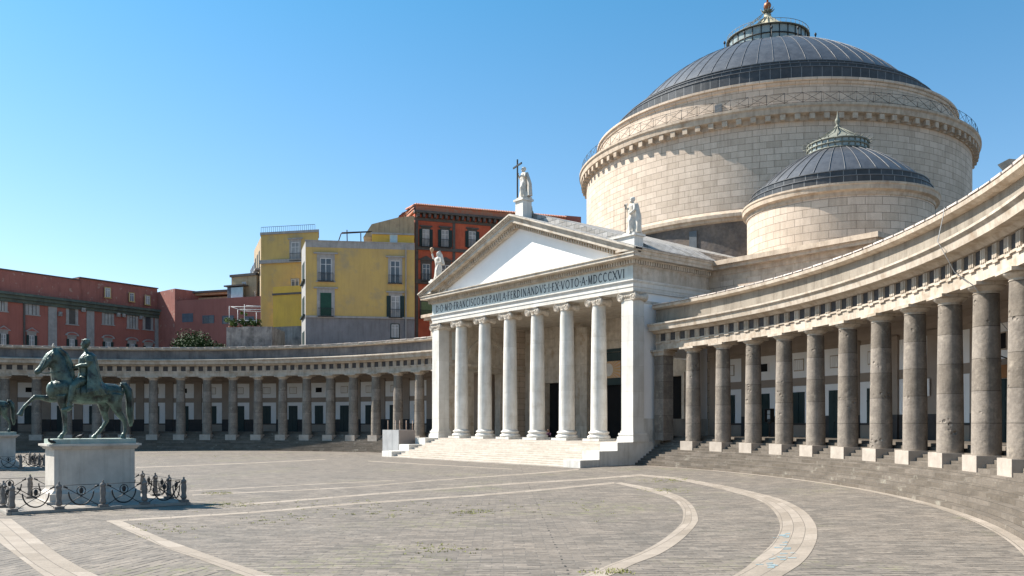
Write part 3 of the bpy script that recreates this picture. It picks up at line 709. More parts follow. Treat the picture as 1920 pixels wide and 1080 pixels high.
# wing blocks with cornice, right of and left of the portico
for sx in (-1, 1):
    def bx(mb, x0, x1, *a): lo, hi = sorted((sx * x0, sx * x1)); mb.box(lo, hi, *a)
    m = MB(); bx(m, HW - 1.2, 27.5, 8.9, 30, 0, 14.6); w = m.build('wing', DRUM, church)
    m = MB(); bx(m, HW - 1.0, 27.52, 8.88, 30, 14.6, 15.1); bx(m, HW - 1, 27.6, 8.8, 30.1, 15.1, 15.5); bx(m, HW - 1, 28.1, 8.3, 30.6, 15.5, 15.8); bx(m, HW - 1, 28.35, 8.05, 30.9, 15.8, 16.16); m.build('cornice', DRUMC, w)
    m = MB(); bx(m, 27.5, 34.0, 14.5, 34, 0, 12.5); m.build('wing', DRUM, church)

def railing(mb, r, z, h, n, t):
    for k in range(n):
        a, b_ = 2 * pi * k / n, 2 * pi * (k + 1) / n
        p = lambda q, zz: (C0[0] + r * cos(q), C0[1] + r * sin(q), zz)
        mb.tube([p(a, z), p(a, z + h)], t * 1.3, 4); mb.tube([p(a, z + h), p(b_, z + h)], t, 4); mb.tube([p(a, z + .12), p(b_, z + .12)], t, 4)
        mb.tube([p(a, z + .12), p(b_, z + h)], t, 4); mb.tube([p(a, z + h), p(b_, z + .12)], t, 4)
def dome(cx, cy, R, Rc, zb, zc0, zc1, Ra, za, steps, Rl, zl, ribs, name, rl_h, nmod=0, mid=None, Rd=None):
    global C0; C0 = (cx, cy); c = (cx, cy)
    m = MB(); m.lathe([(R, zb), (R, zc0)], 128, c, smooth=True); dr = m.build(name, DRUM, church)
    m = MB(); oh = Rc - R
    m.lathe([(R, zc0), (R + oh * .15, zc0), (R + oh * .2, zc0 + (zc1 - zc0) * .3), (R + oh * .8, zc0 + (zc1 - zc0) * .42), (R + oh * .85, zc0 + (zc1 - zc0) * .75), (Rc, zc0 + (zc1 - zc0) * .85), (Rc, zc1), (Ra - .3, zc1 + .01)], 128, c, smooth=False); m.build('cornice', DRUMC, dr)
    if nmod:
        m = MB(); m.box(R + .01, R + oh * .72, -.24, .24, zc0 + .02, zc0 + (zc1 - zc0) * .38); mo = None
        for k in range(nmod):
            a = 2 * pi * k / nmod
            if cos(a + radians(56)) < -.25: continue          # the far side is out of sight
            if mo is None: mo = o = m.build('modillion', DRUMC, dr, (cx, cy, 0))
            else: o = mo.copy(); COL.objects.link(o); o.parent = dr
            o.rotation_euler = (0, 0, a)
    if Ra < R:                          # attic storey behind the walkway
        m = MB(); m.lathe([(Ra, zc1), (Ra, za - .55), (Ra + .1, za - .5), (Ra + .15, za - .3), (Ra + .3, za - .2), (Ra + .3, za), (Ra - .4, za + .02)], 128, c, smooth=False); m.build('attic_wall', DRUMC if 0 else DRUM, dr)
    # dome shell: stepped rings then a shallow cap
    m = MB(); r = Rd or R; z = za if Ra < R else zc1; r -= .12
    if Rd: m.lathe([(Ra - .3, z - .02), (r, z + .06)], 96, c); z += .06
    pr = [(r, z)]
    for h, dr_ in steps: z += h; pr.append((r, z)); pr.append((r - .05, z + .03)); r -= dr_; pr.append((r, z + .04))
    m.lathe(pr, 96, c, smooth=False); sr = m.build('stepped_lead_ring', LEADD, dr); m = MB()
    for q in range(1, len(pr), 3): m.lathe([(pr[q][0] - .02, pr[q][1] - .03), (pr[q][0] + .05, pr[q][1] - .03), (pr[q][0] + .05, pr[q][1] + .035), (pr[q][0] - .02, pr[q][1] + .035)], 96, c, smooth=False)
    m.build('ring_edge', SEAM, sr)
    Rt = r + .05; zt = z + .03; pr = []
    (ax, ay), (bx_, by), (cx_, cy_) = (Rt, zt), mid, (Rl - .1, zl)     # arc of a circle through three points
    D_ = 2 * (ax * (by - cy_) + bx_ * (cy_ - ay) + cx_ * (ay - by))
    ux = ((ax * ax + ay * ay) * (by - cy_) + (bx_ * bx_ + by * by) * (cy_ - ay) + (cx_ * cx_ + cy_ * cy_) * (ay - by)) / D_
    uy = ((ax * ax + ay * ay) * (cx_ - bx_) + (bx_ * bx_ + by * by) * (ax - cx_) + (cx_ * cx_ + cy_ * cy_) * (bx_ - ax)) / D_
    rad = hypot(ax - ux, ay - uy); g0, g1 = atan2(ay - uy, ax - ux), atan2(cy_ - uy, cx_ - ux); m = MB()
    for k in range(23): g_ = g0 + (g1 - g0) * k / 22; pr.append((ux + rad * cos(g_), uy + rad * sin(g_)))
    m.lathe(pr, 96, c); sh = m.build('dome_shell', LEAD, dr)
    m = MB()
    for k in range(ribs):
        a = 2 * pi * (k + .5) / ribs
        pts = [(cx + (q + .02) * cos(a), cy + (q + .02) * sin(a), zz + .03) for q, zz in pr[::2] + [pr[-1]]]
        m.tube(pts, .028, 4)
    m.build('seam', SEAM, sh)
    # lantern
    m = MB(); m.lathe([(Rl, zl - .3), (Rl, zl + rl_h)], 48, c, smooth=False); ln = m.build('lantern', LGLASS, church)
    m = MB()
    for k in range(28):
        a = 2 * pi * k / 28; m.tube([(cx + (Rl + .03) * cos(a), cy + (Rl + .03) * sin(a), zl - .1), (cx + (Rl + .03) * cos(a), cy + (Rl + .03) * sin(a), zl + rl_h)], .05, 4)
    for zz in (zl, zl + rl_h * .5, zl + rl_h): 
        m.lathe([(Rl - .05, zz - .05), (Rl + .1, zz - .05), (Rl + .1, zz + .05), (Rl - .05, zz + .05)], 48, c)
    m.build('lantern_frame', IRON if nmod else VERD, ln)
    return dr, ln
dr, ln = dome(0, 36.7, 20.6, 21.45, 22.5, 30.55, 31.9, 19.1, 35.0, [(1.75, .62), (.62, .6), (.48, .5)], 4.3, 45.1, 64, 'great_drum', 1.9, 104, (10.6, 42.5), 17.5)
m = MB(); C0 = (0, 36.7); railing(m, 21.15, 31.95, 1.0, 84, .018); m.build('railing', IRON, dr)
m = MB(); m.lathe([(20.45, 14.0), (20.45, 21.9)], 96, (0, 36.7)); base_ = m.build('drum_base', RUBBLE, church)
m = MB(); m.lathe([(20.46, 21.9), (20.75, 22.0), (20.8, 22.2), (21.0, 22.3), (21.0, 22.6), (20.85, 22.75), (20.59, 22.95)], 128, (0, 36.7), smooth=False); m.build('base_moulding', DRUMC, dr)
# door on the walkway and niche window below
def polar_box(name, mt, px, zc, h, w, r, par, dep=.1, c=(0, 36.7)):
    d = ray(px); ox, oy = CX - c[0], CY - c[1]; A = d[0] ** 2 + d[1] ** 2; B = 2 * (ox * d[0] + oy * d[1]); C_ = ox * ox + oy * oy - r * r
    t = (-B - sqrt(B * B - 4 * A * C_)) / 2 / A; x, y = ox + d[0] * t, oy + d[1] * t; a = atan2(y, x)
    M = Matrix.Translation((*c, 0)) @ Matrix.Rotation(a, 4, 'Z'); m = MB(); m.box(r - .2, r + dep, -w / 2, w / 2, zc - h / 2, zc + h / 2, 0, M); return m.build(name, mt, par)
GREYD = mat('grey_metal_door', (0.12, 0.13, 0.14), None, 2, .5, .05, 6)
polar_box('door', GREYD, 1347, 32.7, 1.5, .7, 19.1, dr); polar_box('window', GREYD, 1300, 20.6, 1.7, .75, 20.45, base_)
# great lantern roof, finial
m = MB(); m.lathe([(4.5, 46.98), (4.4, 47.05), (3.4, 47.55), (1.6, 48.5), (.5, 49.5), (.35, 49.9)], 20, (0, 36.7), smooth=False); lr = m.build('lantern_roof', OCHRE, ln)
m = MB()
for k in range(20):
    a = 2 * pi * k / 20; c_, s_ = cos(a), sin(a); m.tube([(4.42 * c_, 36.7 + 4.42 * s_, 47.08), (3.4 * c_, 36.7 + 3.4 * s_, 47.6), (1.6 * c_, 36.7 + 1.6 * s_, 48.56), (.5 * c_, 36.7 + .5 * s_, 49.56)], .05, 4)
for k in range(48):
    a = 2 * pi * k / 48; m.tube([(4.5 * cos(a), 36.7 + 4.5 * sin(a), 47.0), (4.5 * cos(a), 36.7 + 4.5 * sin(a), 47.5)], .022, 4)
m.lathe([(4.48, 47.48), (4.52, 47.48), (4.52, 47.52), (4.48, 47.52)], 40, (0, 36.7)); m.lathe([(4.3, 46.98), (4.6, 46.98), (4.6, 47.04), (4.3, 47.04)], 40, (0, 36.7))
for s_ in (-.22, .22): m.tube([(-2.9 + s_, 33.9 - s_, 47.4), (-.35 + s_, 36.2 - s_, 49.9)], .045, 4)
for k in range(14): t = k / 13; m.tube([(-2.9 + 2.55 * t - .22, 33.9 + 2.3 * t + .22, 47.4 + 2.5 * t), (-2.9 + 2.55 * t + .22, 33.9 + 2.3 * t - .22, 47.4 + 2.5 * t)], .03, 4)
m.build('roof_rib', VERD, lr)
m = MB(); m.lathe([(.32, 49.7), (.42, 49.95), (.25, 50.1), (.3, 50.3), (.5, 50.45), (.3, 50.5), (.2, 50.6)], 16, (0, 36.7))
for k in range(8):
    a = 2 * pi * k / 8; m.tube([(.2 * cos(a), 36.7 + .2 * sin(a), 50.15), (.55 * cos(a), 36.7 + .55 * sin(a), 50.35), (.8 * cos(a), 36.7 + .8 * sin(a), 50.62)], [.1, .08, .02], 5)
fi = m.build('finial', VERD, ln)
m = MB(); m.ell((0, 36.7, 51.0), (.42, .42, .42), 16); m.tube([(0, 36.7, 51.4), (0, 36.7, 54.0)], .11, 6); m.tube([(-.7, 36.7, 53.2), (.7, 36.7, 53.2)], .09, 6); m.build('finial_ball', RUSTB, fi)
for k in range(12):                     # rods with pine-cone tips round the lantern
    a = 2 * pi * (k + .3) / 12; r = 5.6; x, y = r * cos(a), 36.7 + r * sin(a)
    m = MB(); m.tube([(x, y, 44.4), (x, y, 45.9)], .05, 5); m.ell((x, y, 46.0), (.13, .13, .2), 8); m.build('lightning_rod', IRON, ln)
# the two side domes
for sx in (1, -1):
    cx = 19.6 * sx; dr2, ln2 = dome(cx, 18.0, 7.2, 7.65, 12.0, 20.2, 21.1, 7.2, 21.1, [(.62, .25), (.5, .28)], 2.35, 25.4, 36, 'chapel_drum', .75, 0, (4.43, 24.15))
    m = MB(); m.lathe([(2.5, 26.13), (2.45, 26.2), (1.5, 26.65), (.7, 27.1), (.2, 27.6)], 12, (cx, 18), smooth=False)
    for k in range(12): a = 2 * pi * k / 12; m.tube([(cx + 2.5 * cos(a), 18 + 2.5 * sin(a), 26.08), (cx + .2 * cos(a), 18 + .2 * sin(a), 27.64)], .035, 4)
    for k in range(24): a = 2 * pi * k / 24; m.tube([(cx + 2.5 * cos(a), 18 + 2.5 * sin(a), 26.2), (cx + 2.85 * cos(a), 18 + 2.85 * sin(a), 26.3)], [.04, .015], 4)
    m.build('lantern_roof', VERD, ln2)
    m = MB(); m.lathe([(.2, 27.55), (.28, 27.7), (.14, 27.8), (.12, 27.95), (.22, 28.1), (.2, 28.3), (.08, 28.5), (.03, 29.0)], 10, (cx, 18)); m.build('finial', VERD, ln2)

# ------------------------------------------------------------------ statues (one continuous surface each)
def remesh(o, v=.03, it=3):
    r = o.modifiers.new('Remesh', 'REMESH'); r.mode = 'VOXEL'; r.voxel_size = v; r.use_smooth_shade = True
    sm_ = o.modifiers.new('Smooth', 'SMOOTH'); sm_.iterations = it; sm_.factor = .5
STAT = mat('statue_marble', (0.66, 0.62, 0.56), (0.5, 0.45, 0.38), 2.2, 0.7, 0.3, 14, streak=0.5, dark=(2.0, 0.6, 0.8, (0.3, 0.25, 0.2)))
def robed(m, h=2.9, arms='cross', lean=0.05):
    """a draped standing figure facing -y"""
    s = h / 2.9; V = Vector
    # skirt with folds
    rows = []; n = 40
    prof = [(0.0, .52), (.25, .50), (.7, .44), (1.1, .40), (1.45, .36), (1.7, .33), (1.95, .36), (2.2, .40), (2.36, .33), (2.46, .15)]
    for z, r in prof:
        row = []
        for j in range(n + 1):
            a = 2 * pi * j / n; f = 1 + (.11 * sin(9 * a + z * 1.4) + .06 * sin(17 * a)) * max(0, 1.2 - z * .45)
            row.append(V((r * cos(a) * f, r * .78 * sin(a) * f + lean * (z - 1.2) * .3, z)) * s)
        rows.append(row)
    m.grid(rows); m.face(rows[0][:-1][::-1]); m.face(rows[-1][:-1])
    m.tube([V((0, 0, 2.4)) * s, V((0, -.03, 2.58)) * s], .11 * s, 10)
    m.ell(V((0, -.05, 2.72)) * s, (.155 * s, .185 * s, .21 * s), 14); m.ell(V((0, .03, 2.76)) * s, (.18 * s, .19 * s, .2 * s), 14)
    m.ell(V((0, -.235, 2.70)) * s, (.03 * s, .04 * s, .05 * s), 6); m.ell(V((0, -.17, 2.58)) * s, (.09 * s, .07 * s, .1 * s), 8)
    # knee pushed forward, feet
    m.tube([V((.15, -.1, 1.55)) * s, V((.2, -.34, 1.0)) * s, V((.18, -.3, .2)) * s], [.2 * s, .17 * s, .12 * s], 10)
    for q in (-.18, .2): m.ell(V((q, -.45, .05)) * s, (.1 * s, .2 * s, .07 * s), 8)
    for k in range(5):                  # mantle folds across the body
        m.tube([V((-.36 + .05 * k, -.2, 2.2 - .1 * k)) * s, V((0, -.36, 1.75 - .12 * k)) * s, V((.36, -.16, 1.45 - .12 * k)) * s], .045 * s, 6)
    m.tube([V((-.34, .08, 2.3)) * s, V((-.42, .2, 1.5)) * s, V((-.44, .22, .15)) * s], [.12 * s, .16 * s, .2 * s], 8)
def hand(m, c, d, s, curl=.5):
    c = Vector(c); d = Vector(d).normalized(); u = d.orthogonal().normalized(); m.ell(c, (.07 * s, .06 * s, .08 * s), 8)
    w = d.cross(u)
    for k in range(4): p = c + u * (.045 * (k - 1.5) * s); m.tube([p, p + d * (.1 * s), p + d * (.13 * s) + w * (.08 * s * curl)], [.022 * s, .018 * s, .013 * s], 5)
    m.tube([c + u * .05 * s, c + u * .1 * s + d * .05 * s, c + u * .09 * s + d * .1 * s], [.024 * s, .02 * s, .014 * s], 5)
def arm(m, pts, s=1.0):
    m.tube(pts, [.12 * s, .10 * s, .09 * s, .065 * s][:len(pts)], 10); hand(m, pts[-1], Vector(pts[-1]) - Vector(pts[-2]), s)
def statue(kind, x, y, z, rz, label):
    t = thing('statue', label, 'statue', (x, y, z), rz)
    m = MB(); robed(m, 2.85)
    if kind == 'faith':
        arm(m, [(.36, 0, 2.25), (.5, -.15, 1.9), (.42, -.4, 1.95)]); arm(m, [(-.36, 0, 2.25), (-.52, -.18, 1.95), (-.42, -.38, 2.3)])
        m.tube([(.4, .1, 2.3), (.62, .25, 1.3), (.66, .25, .2)], [.12, .2, .26], 8)
    elif kind == 'cup':
        arm(m, [(-.34, 0, 2.25), (-.62, -.15, 2.3), (-.72, -.2, 2.72)]); arm(m, [(.36, 0, 2.25), (.5, -.1, 1.8), (.3, -.36, 1.7)])
        m.tube([(0, .05, 2.95), (.12, .2, 2.5), (.3, .28, 1.6)], [.16, .22, .25], 8)
    else:
        arm(m, [(-.36, 0, 2.25), (-.5, -.12, 1.85), (-.3, -.4, 2.1), (-.22, -.42, 2.3)]); arm(m, [(.36, 0, 2.25), (.5, -.1, 1.8), (.36, -.36, 1.55)])
        m.tube([(.1, -.15, 2.55), (.05, -.25, 2.45)], [.1, .05], 8); m.tube([(.4, .12, 2.3), (.56, .22, 1.2), (.5, .2, .1)], [.14, .22, .28], 8)
    b = m.build('body', STAT, t); remesh(b, .028, 3)
    m = MB(); m.box(-.62, .62, -.55, .5, -.0, .14); m.build('base', STAT, t)
    if kind == 'faith':
        m = MB(); m.box(-.45, -.33, -.5, -.40, .2, 3.6); m.box(-1.25, .5, -.50, -.41, 2.98, 3.12); m.build('cross', IRON, t)
    if kind == 'cup':
        m = MB(); m.lathe([(.02, 0), (.1, .02), (.04, .1), (.16, .3), (.2, .5), (.1, .62), (0, .66)], 12, M=Matrix.Translation((-.75, -.22, 2.78))); m.build('cup', mat('gilt_cup', (.45, .28, .16), None, 3, .5, .1, 9), t)
    if kind == 'sage':
        m = MB(); m.tube([(-.3, -.48, 0.1), (-.3, -.48, 2.2)], .035, 6); m.ell((-.3, -.48, 2.28), (.08, .08, .1)); m.build('staff', IRON, t)
    return t
statue('faith', .0, .6, 22.85, -.25, 'white robed marble statue holding a dark cross on the peak of the pediment')
statue('sage', 13.15, .4, 17.45, -.35, 'bearded marble statue on the right pediment corner in front of the great drum')
statue('cup', -13.15, .4, 17.45, .1, 'veiled marble statue lifting a gilt cup on the left corner of the pediment')

# equestrian statues: local a = along the horse (head at -a), x towards the long visible side
def equestrian():
    t = thing('equestrian_statue', 'green bronze rider in a long cloak on a prancing horse, nearest the camera', 'equestrian statue')
    def P(px, py, x=0.0): return Vector((x, (px - 168 - x * 11) / 50.6, (822 - py) / 46.4))
    m = MB(); q = .25
    # trunk
    m.tube([P(92, 736), P(100, 733), P(115, 733), P(133, 737), P(155, 740), (P(175, 739)), P(195, 737), P(210, 737), P(221, 737), P(228, 738)],
           [(.16, .18), (.38, .30), (.50, .36), (.47, .37), (.44, .39), (.42, .39), (.43, .38), (.42, .36), (.32, .28), (.12, .12)], 20)
    # neck, arched
    m.tube([P(118, 727), P(112, 710), P(108, 693), P(106, 678), P(101, 668), P(95, 667)], [(.50, .27), (.42, .23), (.36, .19), (.28, .16), (.21, .14), (.14, .12)], 16)
    m.tube([P(131, 722), P(131, 705), P(127, 685), P(119, 668), P(108, 659), P(97, 659)], [(.1, .09), (.13, .10), (.15, .1), (.14, .1), (.12, .1), (.06, .06)], 10)
    for k in range(16):                 # locks of the mane
        u = k / 15; bx_, by = 100 + 31 * u ** .7, 660 + 56 * u ** 1.5
        m.tube([P(bx_, by, .04), P(bx_ - 2 + 3 * sin(k * 2.1), by + 8, .17), P(bx_ - 5 + 3 * sin(k * 1.3), by + 17, .17)], [.06, .055, .02], 6)
    # head
    m.tube([P(101, 664), P(94, 673), P(86, 682), P(78, 692), P(71, 700), P(68, 703)], [(.15, .13), (.25, .15), (.205, .125), (.145, .09), (.12, .085), (.08, .065)], 14)
    m.ell(P(94, 684), (.13, .19, .2), 12); m.ell(P(69, 701), (.1, .1, .12), 10)
    for x in (-.1, .1): m.tube([P(99, 664, x), P(97, 655, x * 1.3)], [.05, .012], 6); m.ell(P(90, 677, x * 1.35), (.03, .05, .035), 8); m.ell(P(69, 700, x * .8), (.02, .03, .03), 6)
    # legs: hind near, hind far, fore standing, fore raised
    m.tube([P(212, 738, q), P(210, 752, q), P(217, 772, q), P(230, 789, q), P(231.5, 800, q), P(231.5, 809, q), P(228, 815, q)], [(.36, .22), (.32, .2), (.17, .12), (.105, .08), (.072, .065), (.088, .075), (.075, .07)], 12)
    m.tube([P(228.5, 813, q), P(227, 822, q)], [.085, .125], 10)
    m.tube([P(200, 740, -q), P(190, 756, -q), P(192, 775, -q), P(196, 789, -q), P(189, 800, -q), P(180, 811, -q), P(175, 816, -q)], [(.36, .2), (.29, .18), (.15, .11), (.105, .08), (.072, .065), (.085, .07), (.07, .07)], 12)
    m.tube([P(175, 815, -q), P(171, 822, -q)], [.08, .12], 10)
    m.tube([P(112, 742, q * .8), P(114, 757, q * .8), P(117, 771, q * .8), P(118.5, 784, q * .8), P(119.5, 797, q * .8), P(119.5, 808, q * .8), P(114, 815, q * .8)], [(.24, .18), (.165, .14), (.115, .1), (.105, .09), (.066, .06), (.085, .075), (.07, .07)], 12)
    m.tube([P(114, 814, q * .8), P(110, 822, q * .8)], [.08, .12], 10)
    m.tube([P(104, 745, -q * .8), P(92, 749, -q * .8), P(78, 747, -q * .8), P(65, 746, -q * .8), P(56, 754, -q * .8), P(47, 763, -q * .8), P(42, 771, -q * .8)], [(.24, .18), (.17, .14), (.115, .1), (.105, .09), (.068, .06), (.07, .06), (.075, .065)], 12)
    m.tube([P(43, 769, -q * .8), P(38.5, 780, -q * .8)], [.075, .12], 10)
    m.ell(P(96, 733, .08), (.2, .22, .34), 12); m.ell(P(96, 733, -.08), (.2, .22, .34), 12)
    # tail
    m.tube([P(222, 720), P(230, 720), P(238, 731), P(241, 750), P(241, 772), P(243, 790), P(242, 800)], [.09, .13, .16, .165, .15, .12, .03], 12)
    for k in range(7): m.tube([P(228 + k, 722, .1 * (k - 3) / 3), P(239 + k * .6, 742, .15 * (k - 3) / 3), P(239 + k, 775, .16 * (k - 3) / 3), P(240 + k, 799, .1 * (k - 3) / 3)], [.05, .055, .05, .015], 6)
    h = m.build('horse', BRONZE, t); remesh(h, .024, 2)
    # rider with cloak
    m = MB()
    m.tube([P(152, 722), P(154, 712), P(154, 700), P(155, 688), P(158, 676), P(159, 668), P(158, 662)], [(.26, .27), (.25, .27), (.2, .23), (.24, .28), (.27, .32), (.2, .26), (.1, .11)], 16)
    m.tube([P(158, 664), P(157, 656)], .085, 10)
    m.ell(P(156, 646), (.125, .155, .19), 16); m.ell(P(158, 643), (.135, .155, .165), 14); m.ell(P(149, 648), (.03, .045, .05), 8); m.ell(P(152, 653), (.07, .07, .07), 8)
    for k in range(10): a = 2 * pi * k / 10; m.ell(P(156, 639, 0) + Vector((.11 * cos(a), .13 * sin(a) + .02, 0)), (.035, .05, .025), 6)   # wreath
    for x in (.13, -.13): m.ell(P(157, 647, x), (.02, .035, .05), 6)
    # arms: near hand on the reins, far arm bent holding the hip
    m.tube([P(160, 670, .33), P(163, 680, .40), P(160, 686, .36), P(148, 687, .27), P(139, 689, .16)], [.135, .12, .10, .08, .055], 10); hand(m, P(138, 690, .15), (0, -1, -.1), .85, 1)
    m.tube([P(158, 670, -.33), P(158, 684, -.43), P(148, 690, -.34), P(140, 692, -.2)], [.135, .11, .085, .055], 10); hand(m, P(139, 693, -.18), (0, -1, -.1), .85, 1)
    for x in (1, -1):                   # legs
        m.tube([P(154, 715, .16 * x), P(143, 718, .36 * x), P(133, 727, .46 * x), P(131, 742, .47 * x), P(128, 757, .46 * x), P(125, 763, .45 * x)], [.21, .2, .155, .13, .09, .075], 12)
        m.tube([P(130, 764, .46 * x), P(123, 768, .46 * x), P(113, 769.5, .46 * x)], [.085, .085, .05], 10)
        m.tube([P(131, 763, .46 * x), P(135, 760, .5 * x)], [.03, .015], 6)
    # cloak: falls from the shoulders over the crupper
    n = 26; rows = []
    for (cx_, cy_, w, d, ww) in ((161, 662, .24, .16, 0), (164, 668, .36, .24, .02), (168, 682, .40, .22, .04), (170, 700, .45, .24, .06), (172, 716, .52, .30, .07), (178, 730, .60, .40, .08), (184, 741, .58, .36, .08)):
        rows.append([P(cx_, cy_) + Vector((w * cos(a), d * sin(a), 0)) * (1 + ww * sin(8 * a)) for a in [2 * pi * j / n for j in range(n + 1)]])
    m.grid(rows); m.face(rows[0][:-1]); m.face(rows[-1][:-1])
    for k in range(7): m.tube([P(160 + k, 668, .30 + .02 * k), P(162 + k * 2.3, 695, .40 + .012 * k), P(160 + k * 4.6, 738 - k * .8, .52)], [.035, .045, .05], 6)
    m.tube([P(186, 742, .35), P(197, 731, .36), P(201, 727, .2)], [.12, .1, .05], 8)
    r = m.build('rider', BRONZE, t); remesh(r, .022, 2)
    m = MB(); rows = []                 # saddle cloth
    for k in range(9):
        u = 142 + 44 * k / 8; rows.append([P(u, 737) + Vector((.46 * cos(a), 0, .47 * sin(a))) for a in [-.25 + (pi + .5) * j / 14 for j in range(15)]])
    m.grid(rows, smooth=True); sc = m.build('saddle_cloth', BRONZE, t); so_ = sc.modifiers.new('Solidify', 'SOLIDIFY'); so_.thickness = .04
    m = MB()
    for x in (.1, -.1): m.tube([P(74, 702, x * .7), P(84, 703, x * 1.6), P(100, 701, x * 2.3), P(118, 698, x * 2.3), P(130, 694, x * 2), P(138, 691, x * 1.5)], .017, 5)
    m.tube([P(74, 702, .07), P(80, 690, .14), P(88, 672, .16), P(95, 663, .1)], .018, 5); m.build('reins', BRONZE, t)
    m = MB(); m.box(-.72, .72, -1.62, 1.72, -.0, .01); 
    return t
def fence(label):
    t = thing('fence', label, 'fence')
    X0, X1, Y0, Y1 = -2.85, 2.85, -2.95, 2.95
    def ptsl(): 
        out = []
        for k in range(4): u = k / 4; out.append((X1, Y0 + (Y1 - Y0) * u))
        for k in range(3): u = k / 3; out.append((X1 + (X0 - X1) * u, Y1))
        for k in range(4): u = k / 4; out.append((X0, Y1 + (Y0 - Y1) * u))
        for k in range(3): u = k / 3; out.append((X0 + (X1 - X0) * u, Y0))
        return out
    L = ptsl()
    pm = MB(); pm.box(-.16, .16, -.16, .16, 0, .08); pm.lathe([(.10, .10), (.155, .14), (.165, .2), (.13, .3), (.125, .36), (.15, .48), (.155, .6), (.13, .7), (.12, .74), (.15, .76), (.15, .82), (.12, .86), (.06, .89), (.05, .92), (.06, .95), (.03, .98), (0, .985)], 16, sx=.68, squash=.68)
    pm_o = None
    r_o = None
    for i, (x, y) in enumerate(L):
        x2, y2 = L[(i + 1) % len(L)]; ln = hypot(x2 - x, y2 - y); ang = atan2(y2 - y, x2 - x)
        if pm_o is None: pm_o = pm.build('post', POST, t, (x, y, .12))
        else: c = pm_o.copy(); COL.objects.link(c); c.parent = t; c.location = (x, y, .12)
        m = MB(); a = .14; b_ = ln - .14; c_ = ln / 2; R = .34
        m.tube([(a, 0, .84), (b_, 0, .84)], .010, 5)
        m.tube([(a, 0, .80), (a + .14, 0, .74)], .034, 6); m.tube([(b_, 0, .80), (b_ - .14, 0, .74)], .034, 6)
        m.tube([(a, 0, .80), (b_, 0, .05)], .014, 5); m.tube([(b_, 0, .80), (a, 0, .05)], .014, 5)
        m.tube([(c_ + .42 * cos(q), 0, .60 + .50 * sin(q)) for q in [pi + pi * j / 20 for j in range(21)]], .026, 6)
        m.tube([(c_ + .145 * cos(q), 0, .62 + .16 * sin(q)) for q in [2 * pi * j / 18 for j in range(19)]], .017, 6)
        m.lathe([(0, -.1), (.045, -.1), (.06, -.05), (.075, .02), (.05, .09), (.03, .11), (0, .13)], 10, M=Matrix.Translation((c_, 0, .62)))
        m.ell((c_, 0, .425), (.04, .03, .04), 8)
        o = m.build('railing_panel', IRON, t, (x, y, .12)); o.rotation_euler = (0, 0, ang)
    m = MB(); m.box(X0 - .2, X1 + .2, Y0 - .2, Y1 + .2, -.1, .11); m.build('kerb', KERB, t)
    return t
def pedestal(label):
    t = thing('pedestal', label, 'pedestal')
    m = MB(); m.box(-1.15, 1.15, -1.76, 1.76, .11, .22); m.box(-1.05, 1.05, -1.64, 1.64, .22, .50); m.box(-.98, .98, -1.58, 1.58, .50, .62, taper=.1); m.build('base', PEDM, t)
    m = MB(); m.box(-.86, .86, -1.46, 1.46, .62, 2.2); m.box(.8605, .885, -1.46, -1.29, .63, 2.19); m.box(.8605, .885, 1.29, 1.46, .63, 2.19); m.build('die', PEDM, t)
    m = MB(); m.box(-.92, .92, -1.52, 1.52, 2.2, 2.28, taper=-.05); m.box(-1.02, 1.02, -1.6, 1.6, 2.28, 2.33); m.box(-1.08, 1.08, -1.67, 1.67, 2.33, 2.41); m.build('cornice', PEDM, t)
    m = MB(); m.box(-.85, .85, -1.5, 1.52, 2.41, 2.60); m.build('plate', PEDG, t); return t
SX, SY = 20.25, -38.65
e1 = equestrian(); e1.location = (SX, SY, 2.60)
e2 = copy_tree(e1); e2['label'] = 'farther bronze horse and rider at the left edge, only the rump in view'; e2.location = (-12.3, SY + .55, 2.62)
p1 = pedestal('pale marble pedestal under the nearest bronze horseman'); p1.location = (SX, SY - .06, 0)
p2 = copy_tree(p1); p2['label'] = 'pale marble pedestal under the farther horseman at the left edge'; p2.location = (-12.3, SY + .55, .02)
f1 = fence('stone bollards and black iron arcs fencing the nearest horseman'); f1.location = (SX + .15, SY - .28, 0)
f2 = copy_tree(f1); f2['label'] = 'stone bollards and black iron arcs fencing the farther horseman at the left edge'; f2.location = (-12.3, SY + .55, 0)

def bird(x, y, z, rz, label, c=IRON, s=1.0):
    m = MB(); m.tube([(0, -.16 * s, .13 * s), (0, -.09 * s, .13 * s), (0, 0, .10 * s), (0, .1 * s, .09 * s), (0, .22 * s, .06 * s)], [.02 * s, .05 * s, .07 * s, .05 * s, .012 * s], 8)
    m.ell((0, -.13 * s, .19 * s), (.035 * s, .045 * s, .04 * s), 8); m.tube([(0, -.1 * s, .13 * s), (0, -.125 * s, .18 * s)], .035 * s, 6); m.tube([(0, -.16 * s, .19 * s), (0, -.2 * s, .18 * s)], [.012 * s, .003], 5)
    for q in (-.03, .03): m.tube([(q * s, 0, .08 * s), (q * s, 0, 0)], .008 * s, 4)
    o = m.build('pigeon', c); o.location = (x, y, z); o.rotation_euler = (0, 0, rz); tag(o, label, 'bird')
bird(SX + .95, SY - 1.62, 2.41, .6, 'dark pigeon perched on the corner of the nearest pedestal')
bird(SX, SY + (98 - 168) / 50.6, 2.6 + 3.56, 1.4, 'small pale pigeon perched on the head of the nearest bronze horse', STAT, .8)
bird(SX + .6, SY - .55, 2.60, 2.2, 'dark pigeon resting between the legs of the nearest bronze horse')

